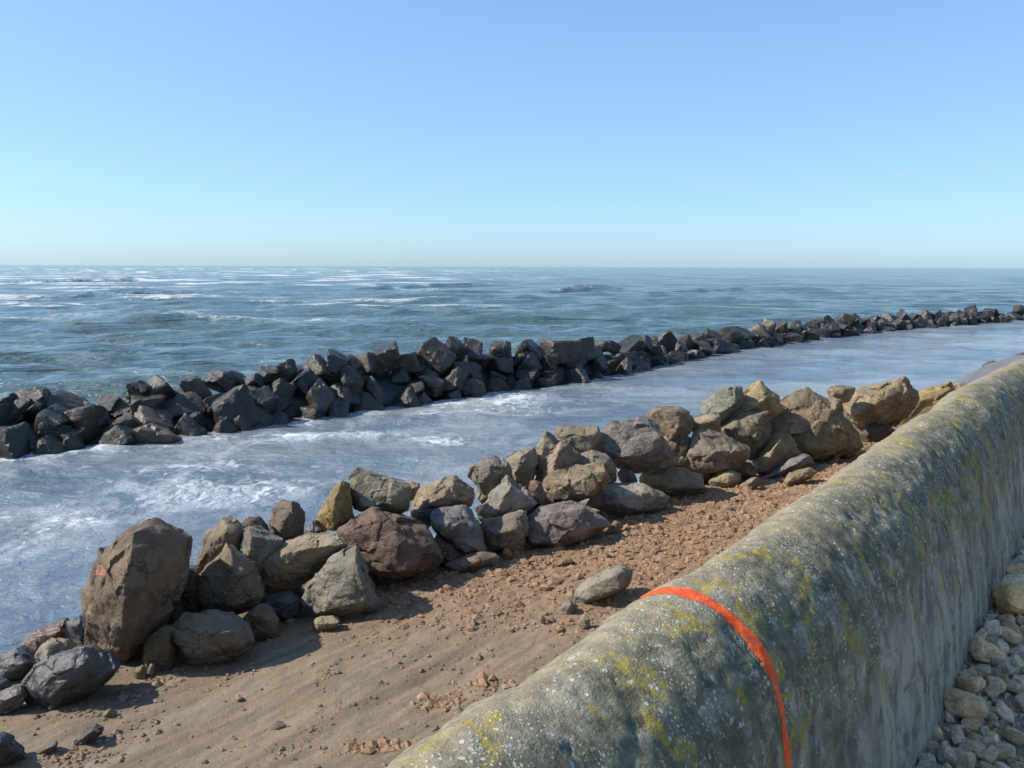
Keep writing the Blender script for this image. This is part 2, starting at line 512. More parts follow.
def planes_of(pts):
    bm = bmesh.new()
    for p in pts: bm.verts.new(p)
    r = bmesh.ops.convex_hull(bm, input=bm.verts)
    bmesh.ops.recalc_face_normals(bm, faces=bm.faces)
    out = []
    for f in bm.faces:
        if f.calc_area() < 1e-9: continue
        n = np.array(f.normal); d = float(n @ np.array(f.verts[0].co))
        a = f.calc_area()
        for o in out:
            if o[0] @ n > 0.988:
                if a > o[2]: o[0], o[1], o[2] = n, max(d, o[1]), a
                break
        else:
            out.append([n, d, a])
    bm.free()
    return np.array([o[0] for o in out]), np.array([o[1] for o in out])

def hull_rock(pts, level, seed, p=34, chips=7, amp=1.0, freq=1.0):
    """star-shaped stone over the convex hull of pts: flat broken faces, slightly worn edges, uneven relief"""
    pts = np.asarray(pts, float)
    c = (pts.max(0) + pts.min(0)) / 2 * 0.4 + pts.mean(0) * 0.6
    q = pts - c
    rs = np.random.default_rng(seed)
    N, D = planes_of(q)
    D = np.maximum(D, 0.02 * np.abs(q).max())
    # chipped corners
    for k in range(chips):
        n = rs.normal(size=3); n /= np.linalg.norm(n)
        sup = (q @ n).max()
        N = np.vstack([N, n]); D = np.append(D, sup * rs.uniform(0.84, 0.96))
    v, f = ICO[level]
    ext = np.sqrt(((q - q.mean(0)) ** 2).mean(0)) + 1e-6
    ext = ext / ext.max()
    u = v * (0.35 + 0.65 * ext)
    u = u / np.linalg.norm(u, axis=1)[:, None]
    a = np.maximum(u @ N.T / D[None, :], 1e-6)
    mx = a.max(1, keepdims=True)
    r = 1.0 / (mx[:, 0] * ((a / mx) ** p).sum(1) ** (1.0 / p))
    pos = u * r[:, None]
    w = float(np.cbrt(np.prod(q.max(0) - q.min(0))))
    so = rs.uniform(0, 60, 3)
    n1 = fbm(pos / w * 2.2 * freq + so, 4)
    n2_ = fbm(pos / w * 6.5 * freq + so + 9, 4)
    rid = 1 - np.abs(fbm(pos / w * 3.3 * freq + so + 31, 3)) * 2.0
    # broken ledges along a bedding direction
    bd = rs.normal(size=3) + np.array([0, 0, 1.2]); bd /= np.linalg.norm(bd)
    lay = (pos @ bd) / w * 5.0 + 1.6 * n1
    led = lay - np.floor(lay)
    led = sstep(0.0, 0.25, led) * sstep(1.0, 0.8, led)
    cell = np.zeros(len(pos))
    for K, ka, kb in ((11, 0.10, 0.017), (44, 0.15, 0.011)):
        sel = rs.choice(len(pos), K, replace=False)
        sp = pos[sel] * rs.uniform(0.85, 1.0, (K, 1))
        jit = pos + 0.05 * w * np.stack([n2_, n1, -n2_], 1)
        d2 = ((jit[:, None, :] - sp[None]) ** 2).sum(2) if len(pos) < 12000 else np.concatenate([((jit[i:i + 8000, None, :] - sp[None]) ** 2).sum(2) for i in range(0, len(pos), 8000)])
        wgt = np.exp(-(d2 - d2.min(1, keepdims=True)) / (0.0016 * w * w * (1.0 if K < 30 else 0.4)))
        wgt /= wgt.sum(1, keepdims=True)
        g = rs.normal(size=(K, 3)); g /= np.linalg.norm(g, axis=1)[:, None]
        o_ = rs.uniform(-1, 0.4, K)
        cell += (wgt * (ka * (pos @ g.T - (sp * g).sum(1)[None]) + kb * w * o_[None])).sum(1)
    pos = pos + u * (amp * cell)[:, None]
    disp = amp * w * (0.015 * n1 + 0.011 * n2_ - 0.020 * np.clip(rid - 0.55, 0, 1) + 0.012 * (led - 0.7))
    pos = pos + u * disp[:, None]
    return c, pos, f

def stone_variant(seed, level, flat=0.75):
    rs = np.random.default_rng(seed)
    cor = np.array([(a, b, c_) for a in (-1, 1) for b in (-1, 1) for c_ in (-1, 1)], float)
    cor = cor + rs.uniform(-0.52, 0.34, cor.shape)
    ext = np.array([1.0, rs.uniform(0.72, 0.95), rs.uniform(0.62, 0.9) * flat / 0.75])
    c, pos, f = hull_rock(cor * ext * 0.42, level, seed, p=40, chips=12, amp=0.8)
    return pos - pos.mean(0), f

# clods: loose crumbs of clay, more than anyone could count
def clod_field():
    rs = np.random.default_rng(77)
    bv, bf = ICO[1]
    VV, FF = [], []
    n = 0
    specs = []
    for k in range(42000):
        t = rs.uniform(1.0, 12.5); L = rs.uniform(2.2, 4.9)
        if L > edge_L(t) + 0.25: continue
        specs.append((t, L, rs.uniform(), rs.uniform()))
    sp = np.array(specs)
    lo = loose_of(sp[:, 0], sp[:, 1])
    cl = n2(sp[:, 0], sp[:, 1], 0.5, 0.3, seed=12.0, octv=3)
    pk = 0.10 + 0.75 * lo + np.where(lo < 0.5, 0.75 * sstep(0.1, 0.35, cl), 0.4 * cl)
    keep = sp[:, 2] < pk
    sp, lo = sp[keep], lo[keep]
    extra = []
    for (px, py, sp_x, sp_y, cnt) in ((385, 753, 45, 6, 260), (440, 705, 30, 10, 160), (480, 690, 30, 8, 120), (330, 668, 14, 5, 40), (150, 664, 20, 8, 50), (90, 700, 60, 8, 80), (60, 748, 60, 10, 150)):
        for k in range(cnt):
            g = on_z(px + rs.normal() * sp_x * 0.5, py + rs.normal() * sp_y * 0.5, -0.66)
            a, b = tl(g[0], g[1])
            extra.append((a, b, 0.0, rs.uniform()))
    sp = np.vstack([sp, extra]); lo = np.append(lo, [0.6 if i < 540 else 0.15 for i in range(len(extra))])
    for i in range(len(sp)):
        t, L = sp[i, 0], sp[i, 1]
        s = 0.0045 + 0.018 * sp[i, 3] ** 4 + 0.007 * lo[i] * sp[i, 3]
        if sp[i, 3] > 0.985: s *= 1.7
        sc = s * rs.uniform(0.6, 1.25, 3) * np.array([1, 1, 0.75])
        a = rs.uniform(0, 6.28)
        vv = bv * (1 + rs.uniform(-0.28, 0.28, (len(bv), 1))) * sc
        ca, sa = math.cos(a), math.sin(a)
        vv = np.stack([vv[:, 0] * ca - vv[:, 1] * sa, vv[:, 0] * sa + vv[:, 1] * ca, vv[:, 2]], 1)
        x, y = xy(t, L)
        VV.append(vv + np.array([x, y, 0])); FF.append(bf + n); n += len(bv)
    V = np.vstack(VV)
    per = len(bv)
    cen = sp[:, :2]
    zz = ground_height(cen[:, 0], cen[:, 1])
    V[:, 2] += np.repeat(zz, per)
    return V, np.vstack(FF), np.repeat(lo, per)
from mathutils.bvhtree import BVHTree
_gz2 = gz.reshape(len(gt), len(gL))
def ground_height(t, L):
    t = np.atleast_1d(t); L = np.atleast_1d(L)
    i = np.clip(np.searchsorted(gt, t) - 1, 0, len(gt) - 2); j = np.clip(np.searchsorted(gL, L) - 1, 0, len(gL) - 2)
    a = np.clip((t - gt[i]) / (gt[i + 1] - gt[i]), 0, 1); b = np.clip((L - gL[j]) / (gL[j + 1] - gL[j]), 0, 1)
    return _gz2[i, j] * (1 - a) * (1 - b) + _gz2[i + 1, j] * a * (1 - b) + _gz2[i, j + 1] * (1 - a) * b + _gz2[i + 1, j + 1] * a * b
V, F, lo_v = clod_field()
me = mesh_np('clods', V, F, smooth=False)
fattr(me, 'loose', lo_v)
m = NT('clay_clods')
v = m.coord('Object')
c = m.mix(m.ramp(m.noise(v, 9, 3, 0.6), 0.3, 0.7), (0.17, 0.10, 0.06), (0.31, 0.20, 0.122))
c = m.mix(m.ramp(m.noise(v, 23, 2, 0.5), 0.55, 0.72, 0, 0.8), c, (0.23, 0.18, 0.13))
c = m.mix(m.ramp(m.attr('loose'), 0.0, 0.5, 0.75, 0.0), c, m.mix(m.ramp(m.noise(v, 31, 2, 0.5), 0.4, 0.6), (0.12, 0.10, 0.08), (0.22, 0.17, 0.12)))
m.set(Base_Color=c, Roughness=0.92, Specular_IOR_Level=0.15, Normal=m.bump(m.noise(v, 120, 3, 0.7), 0.5, 0.006))
clods = add_obj('clods', me, m.m, parent=ground)
clods['kind'] = 'stuff'

# ------------------------------------------------------------------ sea wall
PROF = np.array([(.455, -.15), (.475, .10), (.50, .30), (.525, .45), (.546, .594), (.558, .664), (.574, .724), (.602, .79), (.647, .84), (.712, .886),
                 (.778, .906), (.846, .899), (.916, .855), (.965, .79), (1.0, .70), (1.02, .55), (1.05, .2), (1.09, -.7)])
_cl = np.concatenate([[0], np.cumsum(np.hypot(*np.diff(PROF, axis=0).T))])
_su = np.linspace(0, _cl[-1], 600)
_pu = np.stack([np.interp(_su, _cl, PROF[:, 0]), np.interp(_su, _cl, PROF[:, 1])], 1)
for k in range(30):
    _pu[1:-1] = 0.25 * _pu[:-2] + 0.5 * _pu[1:-1] + 0.25 * _pu[2:]
_tn = np.gradient(_pu, axis=0)
_nn = np.stack([-_tn[:, 1], _tn[:, 0]], 1)
_nn /= np.linalg.norm(_nn, axis=1)[:, None]          # outward in (L, z)
def wall_point(t, s, lift=0.0):
    L = np.interp(s, _su, _pu[:, 0]); z = np.interp(s, _su, _pu[:, 1])
    nL = np.interp(s, _su, _nn[:, 0]); nz = np.interp(s, _su, _nn[:, 1])
    dz = np.interp(t, [-9, 3.7, 4.35, 4.9, 5.57, 6.4, 7.7, 9.3, 12, 60], [0, 0, .014, .008, .034, .024, -.022, -.066, -.08, -.08])
    P = np.stack([t, L, z], 1)
    d = 0.030 * fbm(P / 0.55 + 3.0, 3) + 0.011 * fbm(P / np.array([.16, .13, .20]) + 9.0, 4) + 0.0075 * fbm(P / 0.045 + 21.0, 4)
    pit = fbm(P / 0.07 + 40.0, 3)
    d = d - 0.010 * sstep(0.22, 0.5, pit)
    z = z + dz * sstep(-0.1, 0.8, z)
    return np.stack([t, L + nL * (d + lift), z + nz * (d + lift)], 1)
wt = [-1.6]
while wt[-1] < 55:
    x = wt[-1]
    wt.append(x + (0.03 if x < 0.6 else 0.0105 if x < 3.2 else 0.0105 * (x / 3.2) ** 1.6))
wt = np.array(wt)
ws = np.concatenate([np.linspace(0, _cl[-1] * 0.62, 165)[:-1], np.linspace(_cl[-1] * 0.62, _cl[-1], 20)])
WT, WS = np.meshgrid(wt, ws, indexing='ij')
WP = wall_point(WT.ravel(), WS.ravel())
me = mesh_np('wall_body', WP, grid_faces(len(wt), len(ws)))

m = NT('weathered_concrete')
v = m.coord('Object')
X = m.sep(v)
zed, lat = X[2], X[1]
n1 = m.noise(v, 5.0, 5, 0.6, 0.4)
n2n = m.noise(v, 22, 6, 0.7)
n3 = m.noise(v, 110, 4, 0.7)
sand = m.mix(m.ramp(n2n, 0.3, 0.7), (0.20, 0.172, 0.118), (0.32, 0.28, 0.195))
sand = m.mix(m.ramp(m.noise(v, 60, 4, 0.8), 0.5, 0.75, 0, 0.6), sand, (0.16, 0.15, 0.12))
drip = m.noise(m.mapping(v, (9, 4, 1.1)), 1.0, 6, 0.68, 0.5)
grey = m.mix(m.ramp(drip, 0.33, 0.67), (0.215, 0.20, 0.155), (0.43, 0.40, 0.32))
grey = m.mix(m.ramp(m.noise(m.mapping(v, (14, 6, 3.5)), 1.0, 5, 0.7), 0.58, 0.72, 0, 0.55), grey, (0.36, 0.29, 0.20))
grey = m.mix(m.ramp(m.noise(m.mapping(v, (11, 8, 7)), 1.0, 6, 0.72, 0.4), 0.46, 0.62, 0, 0.75), grey, (0.095, 0.095, 0.075))
# near face versus crest
side = m.ramp(m.math('ADD', lat, m.math('MULTIPLY', m.math('SUBTRACT', n1, 0.5), 0.30)), 0.66, 0.80)
body = m.mix(side, grey, sand)
# dark crust of lichen on the landward shoulder
sh = m.math('ADD', zed, m.math('MULTIPLY', m.math('SUBTRACT', n1, 0.5), 0.9))
crust = m.math('MULTIPLY', m.ramp(sh, 0.40, 0.72), m.ramp(m.math('ADD', lat, m.math('MULTIPLY', m.math('SUBTRACT', m.noise(v, 3.2, 5, 0.65), 0.5), 0.60)), 0.85, 0.72))
crust = m.math('MULTIPLY', crust, m.ramp(m.noise(v, 16, 6, 0.75), 0.36, 0.52, 0.0, 1.0))
body = m.mix(m.math('MULTIPLY', crust, 0.93), body, m.mix(m.ramp(n2n, 0.35, 0.65), (0.085, 0.085, 0.055), (0.19, 0.18, 0.115)))
# dark weep lines
weep = m.math('MULTIPLY', m.ramp(m.noise(m.mapping(v, (26, 10, 2.6)), 1.0, 4, 0.6), 0.66, 0.73), m.ramp(zed, 0.85, 0.6))
body = m.mix(m.math('MULTIPLY', weep, 0.6), body, (0.045, 0.05, 0.045))
# yellow lichen
yel = m.math('MULTIPLY', m.ramp(m.noise(v, 6.5, 5, 0.65, 0.4), 0.535, 0.585), m.ramp(m.noise(v, 38, 4, 0.7), 0.42, 0.56))
yel = m.math('MULTIPLY', yel, m.math('MULTIPLY', m.ramp(lat, 0.90, 0.82), m.ramp(zed, 0.22, 0.50)))
body = m.mix(m.math('MULTIPLY', yel, 0.85), body, m.mix(m.ramp(n3, 0.4, 0.6), (0.26, 0.205, 0.04), (0.40, 0.31, 0.05)))
# pale crustose spots
def spots(scale, rad, seed, gate):
    vv = m.vadd(m.mapping(v, (1, 1, 1), (0, 0, 0), (seed, seed * 2, seed * 3)), (0, 0, 0))
    wob = m.noise(vv, scale * 1.3, 3, 0.6)
    d = m.math('ADD', m.voro(vv, scale), m.math('MULTIPLY', m.math('SUBTRACT', wob, 0.5), 0.35))
    on = m.ramp(d, rad, rad * 0.55)
    return m.math('MULTIPLY', on, gate)
gate1 = m.math('MULTIPLY', m.ramp(m.noise(v, 6.0, 4, 0.6), 0.46, 0.60), m.math('MULTIPLY', m.ramp(lat, 0.93, 0.80), m.ramp(zed, 0.35, 0.66)))
gate2 = m.math('MULTIPLY', m.ramp(m.noise(v, 11.0, 4, 0.6), 0.50, 0.60), m.math('MULTIPLY', m.ramp(lat, 0.93, 0.80), m.ramp(zed, 0.30, 0.60)))
wsp = m.math('MAXIMUM', spots(95, 0.34, 1.3, gate1), spots(45, 0.30, 4.1, gate2))
body = m.mix(m.math('MULTIPLY', wsp, 0.8), body, (0.55, 0.58, 0.56))
bigpale = m.math('MULTIPLY', m.ramp(m.noise(v, 13, 5, 0.7, 0.5), 0.66, 0.72), m.ramp(zed, 0.4, 0.6))
body = m.mix(m.math('MULTIPLY', bigpale, 0.6), body, (0.48, 0.49, 0.46))
body = m.mix(m.ramp(n3, 0.35, 0.7, 0, 0.45), body, m.mix(1.0, body, (0.55, 0.55, 0.55), 'MULTIPLY'))
# rusty weep under the coping
rust = m.math('MULTIPLY', m.ramp(m.math('ABSOLUTE', m.math('SUBTRACT', X[0], m.math('ADD', 4.55, m.math('MULTIPLY', n1, 0.18)))), 0.05, 0.01), m.ramp(zed, 0.72, 0.5))
body = m.mix(m.math('MULTIPLY', rust, 0.55), body, (0.30, 0.19, 0.08))
h = m.math('ADD', m.math('MULTIPLY', n2n, 0.6), m.math('ADD', m.math('MULTIPLY', n3, 0.25), m.math('MULTIPLY', wsp, 0.10)))
m.set(Base_Color=body, Roughness=0.93, Specular_IOR_Level=0.2, Normal=m.bump(h, 0.9, 0.022))
wall = bpy.data.objects.new('sea_wall', None)
COL.objects.link(wall)
wall.rotation_euler = (0, 0, math.pi / 2 - AZ)
tag(wall, 'low round-topped concrete sea wall spotted with lichen, crossed by an orange paint stripe', 'sea wall')
add_obj('wall_body', me, m.m, parent=wall)

# orange survey stripe sprayed across the wall
_smax = float(np.interp(0.925, _pu[380:, 0], _su[380:])) if False else None
i_hi = int(np.argmin(np.abs(_pu[:, 0] - 0.930) + 10 * (_pu[:, 1] < 0.6)))
s_lo, s_hi = 0.26, float(_su[i_hi])
ns_, nw_ = 520, 13
sv = np.linspace(s_lo, s_hi, ns_)
wob = 0.004 * fbm(np.stack([sv * 9, sv * 0, sv * 0 + .5], 1), 3)
hw = 0.0215 + 0.003 * sstep(1.05, 1.25, sv) + 0.004 * fbm(np.stack([sv * 14, sv * 0 + 5, sv * 0], 1), 3) - 0.003 * sstep(0.6, 0.3, sv)
e0 = 0.0050 * fbm(np.stack([sv * 190, sv * 0 + 2, sv * 0], 1), 3); e1 = 0.0050 * fbm(np.stack([sv * 190, sv * 0 + 8, sv * 0], 1), 3)
T0 = 1.75 + wob - hw + e0; T1 = 1.75 + wob + hw + e1
ww = np.linspace(0, 1, nw_)
TT = T0[:, None] * (1 - ww) + T1[:, None] * ww
SP = wall_point(TT.ravel(), np.repeat(sv, nw_), lift=0.004)
_fq = grid_faces(len(wt), len(ws))
_near = np.where(np.abs(WP[_fq[:, 0], 0] - 1.75) < 0.12)[0]
_bvh = BVHTree.FromPolygons([tuple(q) for q in WP], [tuple(int(k) for k in _fq[i]) for i in _near])
for i in range(len(SP)):
    hit, nrm, idx, dist = _bvh.find_nearest(Vector(SP[i]))
    if nrm.dot(Vector(SP[i]) - hit) < 0: nrm = -nrm
    SP[i] = np.array(hit + nrm * 0.0009)
me = mesh_np('paint_stripe', SP, grid_faces(ns_, nw_)[:, ::-1])
m = NT('orange_spray_paint')
v = m.coord('Object')
worn = m.math('MULTIPLY', m.ramp(m.noise(v, 48, 6, 0.8), 0.54, 0.62), 0.85)
c = m.mix(m.ramp(m.noise(v, 26, 4, 0.7), 0.3, 0.7), (0.62, 0.055, 0.010), (0.88, 0.115, 0.018))
c = m.mix(worn, c, (0.33, 0.22, 0.15))
m.set(Base_Color=c, Roughness=0.75, Specular_IOR_Level=0.25, Normal=m.bump(m.noise(v, 110, 4, 0.7), 0.6, 0.012))
st = add_obj('paint_stripe', me, m.m, parent=wall)
st['label'] = 'bright orange spray-painted stripe over the wall top'

# ------------------------------------------------------------------ gravel walk on the landward side
pt = np.concatenate([np.linspace(-14, 1.5, 24)[:-1], np.linspace(1.5, 8, 230), 8 * 1.09 ** np.arange(1, 32)])
pL = np.concatenate([-np.array([60, 30, 15, 8, 4, 2, 1.3]), np.linspace(-0.9, 0.60, 70)])
PT, PL = np.meshgrid(pt, pL, indexing='ij')
a, b = PT.ravel(), PL.ravel()
def path_z(t, L):
    return 0.045 * sstep(0.12, 0.52, L) - 0.01 + 0.02 * n2(t, L, 0.35, 0.3, seed=14.2, octv=3)
pz = path_z(a, b) + 0.006 * n2(a, b, 0.04, 0.04, seed=15.0, octv=3) * (b > -1)
x_, y_ = xy(a, b)
me = mesh_np('gravel_path', np.stack([x_, y_, pz], 1), grid_faces(len(pt), len(pL))[:, ::-1])
m = NT('gravel_fines')
v = m.coord('Object')
c = m.mix(m.ramp(m.noise(v, 30, 5, 0.7), 0.3, 0.7), (0.20, 0.165, 0.125), (0.42, 0.345, 0.26))
m.set(Base_Color=c, Roughness=0.95, Specular_IOR_Level=0.15, Normal=m.bump(m.noise(v, 60, 5, 0.75), 0.8, 0.012))
path = add_obj('gravel_path', me, m.m)
tag(path, kind='structure')
GV = []
for k in range(10):
    pv, pf = stone_variant(300 + k, 3, flat=0.7)
    gm = mesh_np('path_stone_%d' % k, pv, pf, sharp=20)
    gm.materials.append(MAT_PEBBLE)
    GV.append(gm)
GCOL = [(0.60, 0.42, 0.25), (0.56, 0.43, 0.28), (0.50, 0.39, 0.27), (0.62, 0.50, 0.36), (0.40, 0.34, 0.27), (0.56, 0.35, 0.17)]
rs = np.random.default_rng(9)
def add_path_stone(t, L, s, k=None, lift=0.2, col=None):
    o = bpy.data.objects.new('stone', GV[rs.integers(0, 10) if k is None else k])
    COL.objects.link(o)
    x, y = xy(t, L)
    o.parent = path
    o.location = (x, y, float(path_z(np.array([t]), np.array([L]))[0]) + s * lift)
    o.rotation_euler = (rs.normal() * 0.35, rs.normal() * 0.35, rs.uniform(0, 6.28))
    o.scale = (s * rs.uniform(0.9, 1.2), s * rs.uniform(0.8, 1.1), s * rs.uniform(0.75, 1.0))
    cc = GCOL[rs.integers(0, 6)] if col is None else col
    jb = rs.uniform(0.8, 1.15)
    o.color = (*[float(q * jb) for q in cc], 1)
    return o
big_px = [(987, 639, 24, 4), (985, 664, 34, 0), (969, 694, 27, 0), (962, 718, 40, 0), (1012, 617, 46, 5), (1008, 641, 22, 0), (1003, 595, 30, 3), (957, 742, 22, 3),
          (975, 741, 18, 1), (1000, 668, 20, 4), (1014, 690, 22, 2), (995, 690, 22, 1), (1004, 716, 22, 3), (985, 735, 18, 2), (1015, 735, 24, 1), (946, 762, 24, 4),
          (990, 755, 20, 1), (1018, 660, 18, 4), (1015, 580, 26, 0), (1018, 760, 20, 2)]
placed = []
for (px, py, w, ci) in big_px:
    g = on_z(px, py, 0.03)
    t, L = tl(g[0], g[1])
    s = w / 850.0 * g[1] * 0.98
    add_path_stone(t, min(L, 0.47 - 0.3 * s), s, lift=0.40, col=GCOL[ci])
    placed.append((t, L, s))
cnt = len(placed)
tries = 0
while cnt < 298 and tries < 9000:
    tries += 1
    t = rs.uniform(2.75, 6.2); L = 0.50 - rs.uniform(0, 0.40)
    s = 0.034 + 0.055 * rs.uniform() ** 1.6
    if any((t - q[0]) ** 2 + (L - q[1]) ** 2 < (0.27 * (s + q[2])) ** 2 for q in placed): continue
    add_path_stone(t, L, s, lift=0.28)
    placed.append((t, L, s)); cnt += 1
bv, bf = ICO[1]
VV, FF = [], []
n = 0
for k in range(14000):
    t = rs.uniform(0.5, 8.5); L = 0.5 - 1.4 * rs.uniform()
    s = 0.004 + 0.016 * rs.uniform() ** 2
    vv = bv * (1 + rs.uniform(-0.25, 0.25, (len(bv), 1))) * s * rs.uniform(0.6, 1.3, 3)
    x, y = xy(t, L)
    VV.append(np.column_stack([vv[:, :2] + np.array([x, y]), vv[:, 2]])); FF.append(bf + n); n += len(bv)
    VV[-1] = np.column_stack([VV[-1], np.full(len(bv), t), np.full(len(bv), L)])
VV = np.vstack(VV)
VV[:, 2] += path_z(VV[:, 3], VV[:, 4]) + 0.003
me = mesh_np('gravel', VV[:, :3], np.vstack(FF), smooth=False)
m = NT('gravel_bits')
v = m.coord('Object')
c = m.mix(m.ramp(m.noise(v, 26, 2, 0.5), 0.35, 0.65), (0.28, 0.23, 0.175), (0.60, 0.49, 0.37))
m.set(Base_Color=c, Roughness=0.92, Specular_IOR_Level=0.2)
add_obj('gravel', me, m.m, parent=path)['kind'] = 'stuff'

# ------------------------------------------------------------------ breakwater of dark boulders standing in the water
CREST = [(-150, 421, 34), (-112, 418, 36), (-76, 420, 34), (-42, 414, 34), (-16, 411, 28), (2, 407, 18), (18, 407, 24), (35, 405, 34), (67, 410, 36), (92, 411, 24), (108, 401, 20), (125, 407, 30), (142, 391, 26), (159, 392, 32),
         (178, 397, 22), (197, 390, 30), (220, 379, 28), (236, 381, 26), (252, 383, 22), (268, 375, 26), (287, 371, 15), (298, 374, 22), (318, 370, 24), (336, 367, 30), (351, 364, 18),
         (367, 362, 20), (384, 357, 30), (406, 362, 28), (433, 357, 34), (454, 349, 24), (471, 351, 28), (486, 360, 20), (501, 352, 29), (515, 362, 18), (528, 350, 25), (545, 354, 22), (560, 349, 34),
         (582, 350, 24), (600, 345, 16), (612, 346, 15), (630, 349, 24), (644, 343, 15), (653, 344, 15), (665, 341, 21), (685, 343, 20), (699, 341, 16), (711, 337, 20),
         (728, 336, 22), (743, 336, 17), (757, 332, 18), (768, 328, 14), (781, 327, 17), (797, 329, 17), (811, 325, 16), (826, 324, 14), (843, 321, 17), (855, 320, 12),
         (865, 322, 14), (876, 321, 14), (890, 319, 14), (903, 320, 15), (914, 318, 11), (926, 317.5, 13), (937, 316, 11), (949, 316, 12), (958, 315.5, 12), (973, 314, 16),
         (989, 316, 14), (1006, 318.5, 9), (1019, 310.5, 17), (1034, 311, 14), (1050, 310, 14), (1068, 309, 14)]
bwr = bpy.data.objects.new('breakwater', None)
COL.objects.link(bwr)
bwr.location = (BW[6][0], BW[6][1], SEA_Z)
tag(bwr, 'long low breakwater of piled dark wet boulders curving across the water', 'breakwater')
BV = []
for k in range(22):
    pv, pf = stone_variant(500 + k, 4, flat=0.9)
    gm = mesh_np('breakwater_stone_%d' % k, pv, pf, sharp=22)
    gm.materials.append(MAT_WET)
    BV.append(gm)
rs = np.random.default_rng(31)
BCOL = [(0.046, 0.044, 0.040), (0.036, 0.036, 0.035), (0.056, 0.050, 0.042), (0.070, 0.058, 0.045), (0.042, 0.045, 0.041), (0.12, 0.098, 0.074)]
def bw_stone(p, s, flat=1.0):
    o = bpy.data.objects.new('stone', BV[rs.integers(0, 22)])
    COL.objects.link(o)
    o.parent = bwr
    o.location = Vector(p) - bwr.location
    o.rotation_euler = (rs.normal() * 0.5, rs.normal() * 0.5, rs.uniform(0, 6.28))
    o.scale = (s * rs.uniform(0.95, 1.25), s * rs.uniform(0.9, 1.15), s * rs.uniform(0.85, 1.1) * flat)
    cc = BCOL[rs.choice(6, p=[.25, .22, .19, .13, .12, .09])]
    jb = rs.uniform(0.7, 1.2)
    o.color = (*[float(q * jb * 0.75) for q in cc], 1)
prev = None
core = []
for (px, py, w) in CREST:
    Yb = bw_base_Y(px)
    Yc = Yb + 1.05 + rs.normal() * 0.12
    p = at_Y(px, py + 0.10 * w, Yc)
    s = w / 850.0 * Yc * 1.05
    s = min(max(s, 0.48), 1.0)
    bw_stone(p, s)
    core.append((p, Yb))
# lower courses on the shore side, and a few behind the crest
pxs = [c[0] for c in CREST]; pys = [c[1] for c in CREST]
x = -150.0
while x < 1075:
    Yb = bw_base_Y(x)
    step = 0.62 * 850 / (Yb * (1.0 + 0.004 * max(0, Yb - 25)))
    yt = np.interp(x, pxs, pys)
    top = at_Y(x, yt, Yb + 1.05)
    H = top[2] - SEA_Z
    for f, dy in ((0.02, -0.10), (0.30, 0.30), (0.55, 0.66)):
        px = x + rs.normal() * step * 0.25 + (0.5 * step if 0.3 < f < 0.5 else 0)
        s = rs.uniform(0.50, 0.84) * (1.0 + 0.18 * (H > 1.2))
        q = at_Y(px, 400, Yb + dy + rs.normal() * 0.08)
        if 990 < px < 1012 and f > 0.3: continue
        bw_stone((q[0], q[1], SEA_Z + f * H + rs.normal() * 0.05), s)
    x += step * rs.uniform(0.98, 1.14)
V, F = [], []
for i, (p, Yb) in enumerate(core):
    for (dy, fz) in ((-0.1, -0.35), (0.45, 0.42), (1.05, 0.70), (1.9, 0.1), (2.6, -0.4)):
        q = at_Y(CREST[i][0], 400, Yb + dy)
        H = p[2] - SEA_Z
        V.append((q[0], q[1], SEA_Z + fz * max(H, 0.3)))
V = np.array(V); F = grid_faces(len(core), 5)[:, ::-1]
me = mesh_np('rubble_core', V - np.array(bwr.location), F)
oc = add_obj('rubble_core', me, MAT_WET, parent=bwr)
oc.color = (0.035, 0.037, 0.04, 1)

